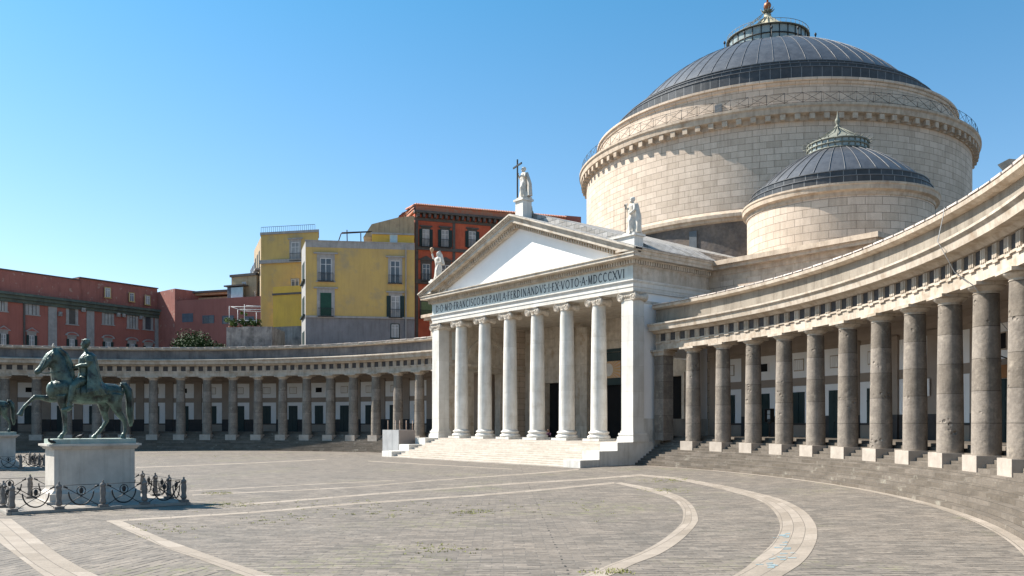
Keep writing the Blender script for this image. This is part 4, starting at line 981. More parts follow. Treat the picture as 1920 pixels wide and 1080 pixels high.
# ------------------------------------------------------------------ houses behind the colonnade
class Facade:
    def __init__(s, a, b, thick=10.0):
        s.A, s.B = at(*a), at(*b); s.a, s.b = a, b; s.L = (s.B - s.A).length; s.d = (s.B - s.A) / s.L; n = Vector((-s.d.y, s.d.x))
        if n.dot(Vector(FW)) < 0: n = -n
        s.n = n; s.M = Matrix(((s.d.x, n.x, 0, s.A.x), (s.d.y, n.y, 0, s.A.y), (0, 0, 1, 0), (0, 0, 0, 1))); s.th = thick
    def uz(s, px, py):
        r = Vector(ray(px)); o = Vector((CX, CY)); w = s.A - o; den = r.x * s.d.y - r.y * s.d.x
        t = (w.x * s.d.y - w.y * s.d.x) / den; p = o + r * t; return (p - s.A).dot(s.d), CZ + (HZ - py) / F * t
    def rect(s, x0, y0, x1, y1):
        u0, za = s.uz(x0, y0); u1, _ = s.uz(x1, y0); _, zb = s.uz((x0 + x1) / 2, y1); _, za = s.uz((x0 + x1) / 2, y0); return u0, u1, zb, za
    def box(s, mb, u0, u1, z0, z1, y0, y1, m=0): mb.box(u0, u1, y0, y1, z0, z1, m, s.M)
RED = mat('red_plaster', (0.33, 0.125, 0.10), (0.275, 0.103, 0.083), 0.35, 0.9, 0.06, 4, streak=0.2, dark=(0.35, 0.62, 0.8, (0.27, 0.12, 0.09)))
REDW = mat('peeling_red_plaster', (0.34, 0.135, 0.108), (0.28, 0.11, 0.09), 0.6, 0.9, 0.1, 4, streak=0.3, dark=(1.3, 0.60, 0.64, (0.36, 0.22, 0.18)))
ORED = mat('orange_red_plaster', (0.48, 0.12, 0.065), (0.35, 0.08, 0.046), 0.5, 0.9, 0.06, 4, streak=0.3, dark=(0.7, 0.62, 0.85, (0.2, 0.07, 0.05)))
YEL = mat('yellow_plaster', (0.52, 0.36, 0.125), (0.45, 0.315, 0.125), 0.4, 0.9, 0.08, 4, streak=0.15, dark=(0.45, 0.52, 0.72, (0.34, 0.27, 0.16)))
YELB = mat('bright_yellow_plaster', (0.62, 0.39, 0.07), (0.54, 0.34, 0.075), 0.5, 0.9, 0.08, 4, streak=0.15)
BEI = mat('stained_beige_plaster', (0.42, 0.32, 0.20), (0.34, 0.26, 0.17), 0.8, 0.9, 0.1, 4, streak=0.5, dark=(0.9, 0.58, 0.75, (0.25, 0.17, 0.11)))
GRYP = mat('grey_render', (0.215, 0.21, 0.22), (0.175, 0.17, 0.175), 0.6, 0.9, 0.1, 5, streak=0.4)
GRYS = mat('stained_grey_wall', (0.30, 0.28, 0.26), (0.17, 0.16, 0.155), 0.8, 0.9, 0.2, 5, streak=0.6, dark=(0.9, 0.5, 0.7, (0.1, 0.095, 0.09)))
DGRY = mat('dark_grey_trim', (0.105, 0.095, 0.09), (0.08, 0.075, 0.07), 1.5, 0.9, 0.15, 7)
LGRY = mat('light_grey_trim', (0.34, 0.33, 0.32), (0.27, 0.265, 0.26), 1.5, 0.9, 0.15, 7, streak=0.3)
GRNC = mat('green_stained_cornice', (0.10, 0.13, 0.11), (0.07, 0.085, 0.08), 1.0, 0.9, 0.2, 6, streak=0.4)
SHUT = mat('dark_green_shutter', (0.012, 0.03, 0.03), None, 3, 0.6, 0.1, 9)
SHUTG = mat('green_door_paint', (0.012, 0.06, 0.04), None, 3, 0.6, 0.1, 9)
WFR = mat('white_window_frame', (0.6, 0.6, 0.6), (0.5, 0.5, 0.5), 2, 0.7, 0.0, 9)
BLUW = mat('blue_grey_shutter', (0.10, 0.12, 0.15), None, 2, 0.7, 0.1, 9)
BLUP = mat('pale_blue_sheet', (0.45, 0.58, 0.62), None, 1, 0.6, 0.05, 9)
SHUTL = mat('light_green_shutter', (0.14, 0.2, 0.1), None, 3, 0.6, 0.1, 9)
def window(fc, par, rc, frame=LGRY, fw=.16, glass=CURT, head=None, shutters=None, rail=False, mull=True, inner=WFR, sill=True):
    u0, u1, z0, z1 = fc.rect(*rc); m = MB()
    for a in ((u0 - fw, u0, z0, z1 + fw), (u1, u1 + fw, z0, z1 + fw), (u0, u1, z1, z1 + fw)): fc.box(m, *a, -.06, .0, 0)
    if sill: fc.box(m, u0 - fw * 1.3, u1 + fw * 1.3, z0 - .14, z0 - .001, -.14, 0)
    w = (u0 + u1) / 2; hw = (u1 - u0) / 2
    if head == 'flat': fc.box(m, u0 - fw * 2, u1 + fw * 2, z1 + fw + .12, z1 + fw + .3, -.25, 0); fc.box(m, u0 - fw, u1 + fw, z1 + fw, z1 + fw + .12, -.1, 0)
    if head in ('tri', 'seg'):
        z = z1 + fw + .25; fc.box(m, u0 - fw * 1.2, u1 + fw * 1.2, z1 + fw, z, -.09, 0); e = hw + fw * 2.6
        tri = [(-e, 0), (e, 0), (0, .62)] if head == 'tri' else [(-e, 0), (e, 0)] + [(e * cos(q), .55 * sin(q)) for q in [pi * j / 8 for j in range(1, 8)]]
        m.prism([fc.M @ Vector((w + a, -.22, z + b_)) for a, b_ in tri], fc.n.to_3d() * .22)
        tri2 = [(a * .72, .1 + b_ * .6) for a, b_ in tri]
        m.prism([fc.M @ Vector((w + a, -.23, z + b_)) for a, b_ in tri2], fc.n.to_3d() * .009, 1)
    o = m.build('window', [frame, RED if frame is LGRY else DGRY], par)
    m = MB(); fc.box(m, u0, u1, z0, z1, -.02, -.004); m.build('pane', glass, o)
    if mull:
        m = MB(); fc.box(m, w - .045, w + .045, z0, z1, -.05, -.021); fc.box(m, u0, u0 + .07, z0, z1, -.05, -.021); fc.box(m, u1 - .07, u1, z0, z1, -.05, -.021); fc.box(m, u0, u1, z1 - .08, z1, -.05, -.021); fc.box(m, u0 + .07, u1 - .07, z0 + (z1 - z0) * .72, z0 + (z1 - z0) * .72 + .06, -.045, -.0215)
        m.build('sash', inner, o)
    if shutters:
        m = MB(); sw = hw * .95
        for a, b_ in ((u0 - sw, u0 - .01), (u1 + .01, u1 + sw)):
            fc.box(m, a, b_, z0, z1, -.13, -.062)
        m.build('shutters', shutters, o)
    if rail:
        m = MB(); n = max(4, int((u1 - u0 + .5) / .16))
        for k in range(n + 1): u = u0 - .25 + (u1 - u0 + .5) * k / n; fc.box(m, u - .015, u + .015, z0, z0 + 1.0, -.36, -.33)
        fc.box(m, u0 - .27, u1 + .27, z0 + 1.0, z0 + 1.05, -.37, -.32); fc.box(m, u0 - .3, u1 + .3, z0 - .1, z0 - .002, -.4, -.15); m.build('balcony_rail', IRON, o)
    return o

# red palace, far left
fc = Facade((-70, 109), (298, 131.5)); red = thing('palace', 'long dark red palace with grey pilasters beyond the left colonnade, far left', 'building')
m = MB(); u1, zt = fc.uz(298, 543); u0, zt0 = fc.uz(0, 495)
fc.box(m, 0, fc.L, 0, 20.4, 0, 12); m.build('wall', RED, red)
m = MB(); uq, _ = fc.uz(150, 520); fc.box(m, 0, uq, 20.4, 23.7, .05, 11.9); fc.box(m, uq, fc.L - .05, 20.4, 24.1, .35, 11.8); m.build('attic', REDW, red)
m = MB(); fc.box(m, 0, uq, 23.71, 23.85, -.1, 12); fc.box(m, uq, fc.L, 24.11, 24.25, .1, 12); m.build('roof_edge', DGRY, red)
m = MB(); fc.box(m, -.3, fc.L + .3, 20.41, 20.75, -.95, -.0); fc.box(m, -.3, fc.L + .2, 19.95, 20.4, -.6, -.001); fc.box(m, -.3, fc.L + .1, 19.5, 19.94, -.3, -.001); m.build('cornice', GRNC, red)
for a, b_ in ((90, 106), (162, 176), (290, 297.5)):
    u, v, _, _ = fc.rect(a, 560, b_, 640); m = MB(); fc.box(m, u, v, 3, 19.49, -.14, -.001); m.build('pilaster', LGRY, red)
u, v, _, _ = fc.rect(43, 560, 46, 640); m = MB(); fc.box(m, u, v, 3, 19.49, -.25, -.05); m.build('drainpipe', DGRY, red)
for rc, gl in (((-3, 551, 8, 583), CURT), ((53, 558.5, 68, 590), CURT), ((129, 572, 141, 608), DGRY), ((196, 581, 208.6, 608.6), CURT), ((242.5, 589, 254, 615.6), CURT), ((272, 594, 282.5, 618), GLASS)):
    window(fc, red, rc, fw=.4, glass=gl, mull=gl is CURT, inner=DGRY)
for c_, y in ((6, 626), (59, 629), (134.5, 636), (202, 641), (247, 645), (278, 649)): window(fc, red, (c_ - 5.2, y, c_ + 5.2, y + 32), fw=.22, head='seg' if c_ in (134.5, 202, 247, 278) else 'tri', shutters=SHUT)
for rc, gl in (((197, 540, 206.5, 557.5), CURT), ((243, 550, 251, 565), BLUW), ((272.5, 555, 280.5, 571), CURT)): window(fc, red, rc, frame=YEL, fw=.12, glass=gl)
for k, (a, b_, c_, d_) in enumerate(((108, 585, 114, 593), (151, 577.5, 158, 585), (217.5, 587, 223, 594), (227.5, 588.5, 233, 595), (260, 592.5, 266, 599))):
    u, v, z0, z1 = fc.rect(a, b_, c_, d_); m = MB(); fc.box(m, u, v, z0, z1, -.45, -.1); m.lathe([(0, 0), (.18, 0), (.18, .02), (0, .02)], 12, M=fc.M @ Matrix.Translation(((u + v) / 2, -.47, (z0 + z1) / 2)) @ Matrix.Rotation(pi / 2, 4, 'X')); m.build('air_conditioner', CURT, red)
f2_ = Facade((296.5, 131.4), (328, 128)); m = MB(); f2_.box(m, -2.5, f2_.L, 0, 23.6, 0, 8); m.build('side_wall', REDW, red)
# low red wing
fc = Facade((328.5, 128), (500, 123)); low = thing('house', 'low plain dark red house with blue grey shutters behind the round green tree', 'building')
m = MB(); fc.box(m, 0, fc.L, 0, 21.75, 0, 9); m.build('wall', RED, low)
m = MB(); fc.box(m, -1, fc.L * .5, 21.75, 22.6, 3.5, 10); fc.box(m, -1, fc.L * .5, 22.9, 23.2, 3.0, 10); m.build('attic', BEI, low)
m = MB(); fc.box(m, -2.5, fc.L * .62, 23.2, 23.5, 2.6, 11); m.build('roof', DGRY, low)
for rc in ((342.5, 588.5, 361.5, 604), (380.5, 592, 401, 606.5), (417.5, 592.5, 438, 607), (459, 594, 476, 604)): window(fc, low, rc, frame=BLUW, fw=.06, glass=BLUW if rc[0] < 370 else GLASS, inner=BLUW, sill=False)
# small roof house
fc = Facade((432, 127), (482, 125)); sm_h = thing('rooftop_house', 'small beige rooftop house with a pale blue sheet screen, left of the tall yellow house', 'building')
m = MB(); u, v, z0, z1 = fc.rect(434, 518, 481, 570); fc.box(m, u, v, 12, z1, 0, 6); m.build('wall', BEI, sm_h)
m = MB(); fc.box(m, u - .2, v, z1, z1 + .35, -.2, 6); a, b_, c_, d_ = fc.rect(430, 536, 466, 538.5); fc.box(m, a, b_, c_, d_, -1.2, -.001); m.build('roof', DGRY, sm_h)
m = MB(); a, b_, c_, d_ = fc.rect(442, 540.5, 464, 562); fc.box(m, a, b_, c_, d_, -1.0, -.9); m.build('screen', BLUP, sm_h)
m = MB(); a, b_, c_, d_ = fc.rect(434, 540.5, 442, 563); fc.box(m, a, b_, c_, d_, -.9, -.1); m.build('side_panel', BLUW, sm_h)
window(fc, sm_h, (454, 528.5, 462, 538), frame=BEI, fw=.08, glass=BLUW, sill=False)
# tall yellow house
fc = Facade((489.5, 123), (598, 121)); rv = Vector(ray(599)).normalized(); fc.M[0][1], fc.M[1][1] = rv.x, rv.y; ty = thing('house', 'tall yellow house with a roof railing, left of the broad yellow one', 'building')
m = MB(); u0, u1, z0, z1 = fc.rect(489.5, 438, 597, 640); fc.box(m, 0, u1, 5, z1, 0, 4); m.build('wall', YEL, ty)
m = MB(); fc.box(m, -.15, u1 + .1, z1, z1 + .35, -.2, 4.1); a, b_, c_, d_ = fc.rect(486, 487, 566, 493.5); fc.box(m, a, b_, c_, d_, -.35, -.001); m.build('ledge', LGRY, ty)
window(fc, ty, (546, 454, 561, 489), fw=.28, head='flat', rail=True); window(fc, ty, (546, 523, 560.5, 538), frame=BLUW, fw=.05, glass=BLUW, sill=False)
m = MB(); n = 26
for k in range(n + 1): u = u1 * .94 * k / n; fc.box(m, u - .025, u + .025, z1 + .35, z1 + 1.15, .2, .25)
fc.box(m, 0, u1 * .94, z1 + 1.15, z1 + 1.2, .18, .26); m.build('roof_railing', BLUW, ty)
f3 = Facade((476.5, 133), (489.3, 123.1)); m = MB(); f3.box(m, 0, f3.L, 5, z1 - .2, 0, 3); m.build('side_wall', BEI, ty)
for k in range(3):
    for q in range(4): 
        u = f3.L * (.22 + .28 * k); z = z1 - 4.5 - q * 4.4
        m = MB(); f3.box(m, u - .7, u + .7, z, z + 2.6, -.05, -.001); w = m.build('window', SHUT, ty)
        m = MB(); f3.box(m, u - 1.1, u + 1.1, z - .25, z - .05, -.7, -.001)
        for g in range(9): f3.box(m, u - 1.0 + g * .25, u - .97 + g * .25, z - .05, z + .9, -.68, -.64)
        f3.box(m, u - 1.1, u + 1.1, z + .9, z + .95, -.7, -.62); m.build('balcony', LGRY, w)
# lower yellow block in front
fc = Facade((512, 119), (566, 117.5)); lb = thing('house', 'low bright yellow block with no windows in front of the tall yellow house', 'building')
m = MB(); u0, u1, z0, z1 = fc.rect(512, 536.5, 566, 612); fc.box(m, 0, fc.L, z0, z1, 0, 3); m.build('wall', YELB, lb)
m = MB(); fc.box(m, 0, fc.L, 5, z0 - .002, .02, 3); m.build('plinth_wall', GRYS, lb); m = MB(); a, b_, c_, d_ = fc.rect(511, 549, 566, 552.5); fc.box(m, a, b_, c_, d_, -.12, -.001); m.build('ledge', DGRY, lb)
# broad yellow house
fc = Facade((573, 111), (777.5, 113)); by = thing('house', 'broad yellow house with grey foot and green door beside the orange red palace', 'building')
_, _, zg, zt = fc.rect(573, 454.5, 777, 597.5); zg = 17.1
m = MB(); fc.box(m, 0, fc.L, zg, zt - .8, 0, 12); m.build('wall', YEL, by)
m = MB(); fc.box(m, 0, fc.L, 5, zg, -.003, 12); m.build('foot_wall', GRYP, by)
m = MB(); fc.box(m, 0, fc.L, zt - .8, zt, -.03, 12.05); fc.box(m, -.1, fc.L, zt, zt + .12, -.12, 12.1); fc.box(m, 0, fc.L, zg + .001, zg + .25, -.2, -.001); m.build('coping', LGRY, by)
f4 = Facade((565.5, 117), (572.9, 111.05)); m = MB(); f4.box(m, 0, f4.L, 5, zt, 0, 1.5); m.build('side_wall', LGRY, by)
for k in range(3): m = MB(); f4.box(m, f4.L * .25, f4.L * .75, zt - 4.8 - 4.6 * k, zt - 2.4 - 4.6 * k, -.06, -.001); f4.box(m, f4.L * .1, f4.L * .9, zt - 5.1 - 4.6 * k, zt - 4.9 - 4.6 * k, -.3, -.001); m.build('window', SHUT, by)
window(fc, by, (600.5, 484, 621.5, 527), fw=.42, head='flat', rail=True, glass=GLASS); window(fc, by, (732, 489, 750, 531), fw=.3, head='flat', rail=True, glass=GLASS)
window(fc, by, (600.5, 549, 621.5, 593), fw=.42, head='flat', rail=True, glass=SHUTG, inner=SHUTG, mull=False); window(fc, by, (733, 555, 750, 595), fw=.3, head='flat', rail=True, shutters=SHUT)
window(fc, by, (734, 608.5, 747.5, 633), fw=.12, glass=CURT, rail=False, frame=SHUT)
m = MB(); a, b_, _, _ = fc.rect(760, 480, 762, 600); fc.box(m, a, b_, 8, zt - .1, -.3, -.15); m.build('drainpipe', LGRY, by)
m = MB(); a, b_, c_, d_ = fc.rect(697, 437, 777, 455); fc.box(m, a, b_, zt + .12, d_, 1.0, 8); up = m.build('roof_room', YELB, by)
m = MB(); fc.box(m, a - .1, b_, d_, d_ + .2, .8, 8.1); m.build('coping', LGRY, up)
fq = Facade((573, 112), (777.5, 114)); window(fq, by, (732, 440.5, 744, 457), frame=WFR, fw=.08, glass=BLUP, mull=False)
m = MB(); z0 = zt + 2.3
sl = [fc.uz(696, 412), fc.uz(745, 399.5), fc.uz(778, 396), fc.uz(778, 438), fc.uz(696, 438)]
m.prism([fc.M @ Vector((u, 2.5, z)) for u, z in sl], fc.n.to_3d() * 7); m.prism([fc.M @ Vector((u, 2.5, z)) for u, z in [fc.uz(680, 437), fc.uz(696, 412), fc.uz(696, 437)]], fc.n.to_3d() * 7)
m.build('attic', BEI, by)
m = MB()
for p, q in (((748, 400), (779, 380)), ((760, 400), (779, 384)), ((779, 380), (779, 396))):
    a = fc.uz(*p); b_ = fc.uz(*q); m.tube([fc.M @ Vector((a[0], 1.5, a[1])), fc.M @ Vector((b_[0], 1.5, b_[1]))], .07, 5)
m.build('ladder', IRON, by); m = MB()
for p, q in (((639, 436), (694, 430)), ((639, 436), (632, 452)), ((640, 434), (697, 429)), ((650, 429), (650, 452)), ((676, 432), (676, 452))):
    a = fc.uz(*p); b_ = fc.uz(*q); m.tube([fc.M @ Vector((a[0], .6, a[1])), fc.M @ Vector((b_[0], 1.5, b_[1]))], .07, 5)
m.build('pergola', IRON, by)
# orange red palace
fc = Facade((777.8, 118.5), (1095, 127)); orr = thing('palace', 'orange red palace with dark grey trim and terracotta eaves rising behind the pediment', 'building')
zc = fc.uz(790, 401)[1]; m = MB(); fc.box(m, 0, fc.L, 5, zc, 0, 14); m.build('wall', ORED, orr)
m = MB(); fc.box(m, -.2, fc.L, zc, zc + .3, -.9, 0); k = 0.2
while k < fc.L: fc.box(m, k, k + .35, zc - .55, zc - .001, -.75, -.001); k += .8
fc.box(m, -.1, fc.L, zc - .95, zc - .56, -.12, -.001); m.build('cornice', DGRY, orr)
m = MB(); fc.box(m, -.2, fc.L * .88, zc + .3, zc + 1.15, -.3, 12); m.build('eaves_wall', TERRA, orr)
m = MB(); k = 0
while k < fc.L * .88: m.prism([fc.M @ Vector((k, -.5, zc + 1.15)), fc.M @ Vector((k + .22, -.5, zc + 1.15)), fc.M @ Vector((k + .11, -.5, zc + 1.38))], fc.n.to_3d() * 7 + Vector((0, 0, .9))); k += .26
fc.box(m, -.3, fc.L * .88, zc + 1.1, zc + 1.16, -.55, 7); m.build('tile_roof', TERRA, orr)
m = MB(); a, b_, c_, d_ = fc.rect(789, 381, 889, 391); fc.box(m, a, b_, zc + 1.2, d_ + .3, 5, 11); m.prism([fc.M @ Vector((a - 1.6, 5, zc + 1.2)), fc.M @ Vector((a, 5, zc + 1.2)), fc.M @ Vector((a, 5, d_ + .2))], fc.n.to_3d() * 6); m.build('penthouse', REDW, orr)
m = MB(); fc.box(m, a - .3, b_ + .3, d_ + .3, d_ + .5, 4.6, 11.2); m.build('penthouse_roof', DGRY, orr)
m = MB(); fc.box(m, fc.L * .885, fc.L * .985, zc + .3, zc + 1.6, .2, 8); m.build('chimney_wall', REDW, orr)
for a, b_ in ((778.5, 784), (848.5, 853.5), (920, 925)):
    u, v, _, _ = fc.rect(a, 500, b_, 600); m = MB(); fc.box(m, max(0, u), v, 5, zc - .96, -.1, -.001); m.build('pilaster', DGRY, orr)
m = MB(); z = fc.uz(800, 466)[1]; fc.box(m, 0, fc.L, z - .25, z + .2, -.22, -.102); z = fc.uz(800, 529)[1]; fc.box(m, 0, fc.L, z - .3, z + .3, -.3, -.102); m.build('string_course', DGRY, orr)
for rc in ((792, 430, 805, 462.5), (827.5, 431.5, 841, 463.5), (878.5, 434, 892, 464)): window(fc, orr, rc, frame=DGRY, fw=.2, shutters=SHUT, rail=True, head='flat')
for rc in ((792, 495, 806, 528), (828, 497, 842, 528)): window(fc, orr, rc, frame=DGRY, fw=.25, head='tri', rail=True, glass=GLASS)
window(fc, orr, (790, 566, 811, 596), frame=DGRY, fw=.25, glass=SHUTL, mull=False, rail=True)
# terrace wall with pergola and plants
fc = Facade((424, 110), (512, 110)); tw = thing('terrace_wall', 'stained grey terrace wall with white metal pergola frame below the tall yellow house', 'wall')
m = MB(); a, b_, z0, z1 = fc.rect(424.5, 613.5, 455, 660); fc.box(m, a, b_, 8, z1, 0, 6); a2, b2, _, _ = fc.rect(455.5, 613, 511, 660); fc.box(m, b_ + .02, b2, 8, z1 + .05, -.25, 6); fc.box(m, b2 + .05, b2 + 3, 8, z1 - 4.3, .3, 3); m.build('wall', GRYS, tw)
m = MB()
for p, q in (((428, 573), (428, 613)), ((444, 580), (444, 613)), ((456.5, 570), (456.5, 613)), ((428, 573), (484, 573)), ((428, 573), (452, 581)), ((452, 581), (484, 582)), ((456.5, 571), (484, 571.5)), ((446, 600), (480, 600.5)), ((444, 578), (484, 578)), ((479, 585), (479, 613))):
    u, z = fc.uz(*p); v, w = fc.uz(*q); m.tube([fc.M @ Vector((u, .4 if q[1] > 600 else 1.0, z)), fc.M @ Vector((v, .4 if q[1] > 600 else 1.2, w))], .045, 5)
m.build('pergola', WFR, tw)

# ------------------------------------------------------------------ foliage
def leafmat(name, c):
    m_ = bpy.data.materials.new(name); m_.use_nodes = True; n = m_.node_tree.nodes; l = m_.node_tree.links; b = n['Principled BSDF']
    g = n.new('ShaderNodeNewGeometry'); x = n.new('ShaderNodeTexNoise'); x.inputs['Scale'].default_value = 1.2; l.new(g.outputs['Position'], x.inputs['Vector'])
    mx = n.new('ShaderNodeMix'); mx.data_type = 'RGBA'; l.new(x.outputs['Fac'], mx.inputs[0]); mx.inputs[6].default_value = (*c, 1); mx.inputs[7].default_value = (c[0] * 2.0, c[1] * 1.7, c[2] * 1.6, 1)
    l.new(mx.outputs[2], b.inputs['Base Color']); b.inputs['Roughness'].default_value = .7; b.inputs['Specular IOR Level'].default_value = .15; return m_
LEAF = leafmat('dark_leaf', (.018, .04, .013)); LEAFB = leafmat('bright_leaf', (.05, .085, .02)); BARK = mat('bark', (.09, .065, .045), None, 3, .9, .4, 12)
def leaves(m, c, r, n, s=.16):
    c = Vector(c)
    cl = []
    for k in range(max(4, n // 90)):
        d = Vector((random.gauss(0, 1), random.gauss(0, 1), random.gauss(0, .8))).normalized() * random.uniform(.45, .95); cl.append((Vector((d.x * r[0], d.y * r[1], abs(d.z) * r[2] if random.random() < .8 else d.z * r[2] * .4)), random.uniform(.22, .4)))
    for k in range(n):
        q, cr = random.choice(cl); d = Vector((random.gauss(0, 1), random.gauss(0, 1), random.gauss(0, 1))).normalized() * random.uniform(.6, 1) * cr * min(r) * 1.5
        p = c + q + d; a = Vector((random.gauss(0, 1), random.gauss(0, 1), random.gauss(0, .6))).normalized(); b_ = a.orthogonal().normalized(); w = random.uniform(.6, 1.2) * s
        m.face([p - a * w, p + b_ * w * .45, p + a * w, p - b_ * w * .45])
def tree(px, dep, zb, r, n, name, label, cat, mt=LEAF, s=.16, zg=2.0):
    p = at(px, dep); t = thing(name, label, cat, (p.x, p.y, 0)); m = MB(); leaves(m, (0, 0, zb), r, n, s); m.build('crown', mt, t)
    m = MB(); m.tube([(0, 0, zg), (.1, .1, zb - r[2] * .2), (.2, 0, zb + r[2] * .5)], [.3, .2, .06], 8)
    for k in range(6): a = k * 1.05; m.tube([(0, 0, zb - r[2] * .1), (r[0] * .6 * cos(a), r[1] * .6 * sin(a), zb + r[2] * .45)], [.12, .03], 6)
    m.build('trunk', BARK, t)
tree(362, 112, 12.9, (3.1, 2.4, 2.3), 5200, 'tree', 'dense dark green round treetop rising over the parapet by the low red house', 'tree')
tree(408, 113, 12.4, (2.2, 1.8, 1.6), 2600, 'tree', 'smaller green treetop just right of the round one over the parapet', 'tree')
for px, w, h, lab in ((433, .9, 1.6, 'leafy potted plants at the left end of the terrace wall'), (447, 1.4, 1.0, 'low dark shrub in the middle of the terrace wall'), (468, 1.3, .8, 'low green shrub on the right half of the terrace wall'), (483, .7, 1.8, 'tall bright green bush against the corner of the tall yellow house'), (456, .5, 2.2, 'thin drooping plant hanging on the pergola frame')):
    p = at(px, 110.6); t = thing('potted_plant', lab, 'plant', (p.x, p.y, 15.6)); m = MB(); leaves(m, (0, 0, .5), (w, .7, h), 700, .11); m.build('foliage', LEAFB if px in (483, 456, 433) else LEAF, t)
    m = MB(); m.lathe([(.0, 0), (.25, 0), (.34, .4), (.0, .4)], 10); m.build('pot', TERRA, t)

# ------------------------------------------------------------------ small things on the square
# concrete hoarding beside the left cheek of the stair
hd = thing('hoarding', 'grey panel enclosure with rusty rods sticking out beside the left end of the marble stair', 'barrier')
CONC = mat('pale_grey_panel', (0.40, 0.40, 0.40), (0.33, 0.33, 0.33), 1, .8, .1, 6, streak=.2); CONB = mat('brown_grey_panel', (0.24, 0.20, 0.18), (0.2, 0.17, 0.155), 1, .8, .1, 6); RUST = mat('rusty_rod', (0.25, 0.13, 0.08), (0.4, 0.33, 0.28), 3, .8, .1, 8)
m = MB(); m.box(-17.2, -15.35, -3.62, -3.54, .05, 2.6); m.box(-15.3, -14.12, -3.62, -3.54, .05, 2.6); m.build('panel', CONC, hd)
m = MB(); m.box(-14.2, -14.12, -3.53, -1.7, .05, 2.6); m.build('panel', CONB, hd)
m = MB(); m.box(-17.2, -17.12, -3.53, -1.7, .05, 2.6); m.box(-17.1, -14.21, -1.8, -1.72, .05, 2.6); m.build('panel', CONC, hd)
for x, y in ((-16.5, -3.4), (-15.9, -2.4), (-15.2, -3.3), (-14.8, -2.3), (-14.35, -2.6), (-14.3, -1.9)): m = MB(); m.tube([(x, y, .1), (x, y, 3.55)], .035, 5); m.build('rod', RUST, hd)
# payphone in the gallery, right
def gal(px, r):
    d = ray(px); ox, oy = CX - AC, CY - BC; A = d[0] ** 2 + d[1] ** 2; B = 2 * (ox * d[0] + oy * d[1]); C_ = ox * ox + oy * oy - r * r
    t = (-B + sqrt(B * B - 4 * A * C_)) / 2 / A; return Vector((CX + d[0] * t, CY + d[1] * t)), atan2(oy + d[1] * t, ox + d[0] * t)
p, a = gal(1443, 51.6); ph = thing('payphone', 'black hooded payphone on a post inside the right gallery', 'payphone', (p.x, p.y, ZF), a + pi)
m = MB(); m.tube([(0, 0, 0), (0, 0, 1.2)], .06, 8); m.lathe([(0, 0), (.2, 0), (.2, .03), (0, .03)], 14); m.build('post', IRON, ph)
m = MB(); m.box(-.15, .2, -.3, .3, 1.95, 2.0); m.box(-.15, -.12, -.3, .3, 1.05, 1.95); m.box(-.15, .2, -.3, -.27, 1.05, 1.95); m.box(-.15, .2, .27, .3, 1.05, 1.95); m.ell((0, 0, 1.1), (.15, .22, .2), 10); m.build('hood', IRON, ph)
m = MB(); m.box(-.1, .05, -.2, .2, 1.25, 1.58); m.box(-.1, .05, -.2, .2, 1.62, 1.88); m.build('phone', CONC, ph)
# wooden board and bracket lamp over the door at the right edge, small white sign
p, a = gal(1890, 53.25); M = Matrix.Translation((p.x, p.y, 0)) @ Matrix.Rotation(a, 4, 'Z')
m = MB(); m.box(-.1, -.02, -.8, .8, 5.45, 6.1, 0, M); tag(m.build('wooden_board', mat('varnished_wood', (.30, .14, .05), (.25, .11, .04), 3, .6, .1, 6)), 'brown wooden board above the dark door at the right edge', 'board')
lm = thing('wall_lamp', 'grey bracket lamp over the wooden board in the right gallery', 'lamp', (p.x, p.y, 6.4), a); m = MB(); m.tube([(-.05, 0, 0), (-.5, 0, .15), (-.6, 0, -.05)], .03, 6); m.build('bracket', IRON, lm); m = MB(); m.lathe([(.0, .1), (.1, .08), (.28, -.08), (.0, -.1)], 14, M=Matrix.Translation((-.6, 0, -.1))); m.build('shade', GRYP, lm)
p, a = gal(1735, 53.2); M = Matrix.Translation((p.x, p.y, 0)) @ Matrix.Rotation(a, 4, 'Z'); sg = thing('sign', 'small white sign with dark marks on the gallery wall between two right hand columns', 'sign')
m = MB(); m.box(-.08, -.02, -.42, .42, 4.75, 5.75, 0, M); m.build('board', WHITE, sg)
m = MB(); m.tube([M @ Vector((-.1, .12 * cos(q), 5.0 + .15 * sin(q))) for q in [2 * pi * j / 16 for j in range(17)]], .03, 5); m.tube([M @ Vector((-.1, .14, 5.32)), M @ Vector((-.1, -.14, 5.32))], .03, 5); m.tube([M @ Vector((-.1, .14, 5.32)), M @ Vector((-.1, .14, 5.48))], .03, 5); m.build('lettering', LETTER, sg)
# cable from the parapet to the gallery
def arcpt(px, r, z): p, a = gal(px, r); return (p.x, p.y, z)
m = MB(); m.tube([arcpt(1771, 47.2, 12.3), arcpt(1768, 47.15, 11.9), arcpt(1758, 46.7, 10.75), arcpt(1763, 46.65, 10.5), arcpt(1790, 47.45, 9.5), arcpt(1826, 47.3, 8.6), arcpt(1872, 49.5, 7.6), arcpt(1925, 53.2, 6.6)], .016, 5)
tag(m.build('cable', CURT), 'thin white cable hanging from the right parapet down into the gallery', 'cable')
p = at(1880, 75); m = MB(); m.prism([(*at(a_, 75), zat(b_, 75)) for a_, b_ in ((1870, 309), (1892, 297.5), (1892, 345), (1880, 345), (1879, 319))], (.5, 1.1, .0)); m.prism([(*at(a_, 75.3), zat(b_, 75.3)) for a_, b_ in ((1880, 345), (1892, 345), (1892, 800), (1880, 800))], (.5, 1.1, .0)); tag(m.build('chimney', DRUMC), 'stone chimney corner poking above the right parapet against the sky', 'chimney')
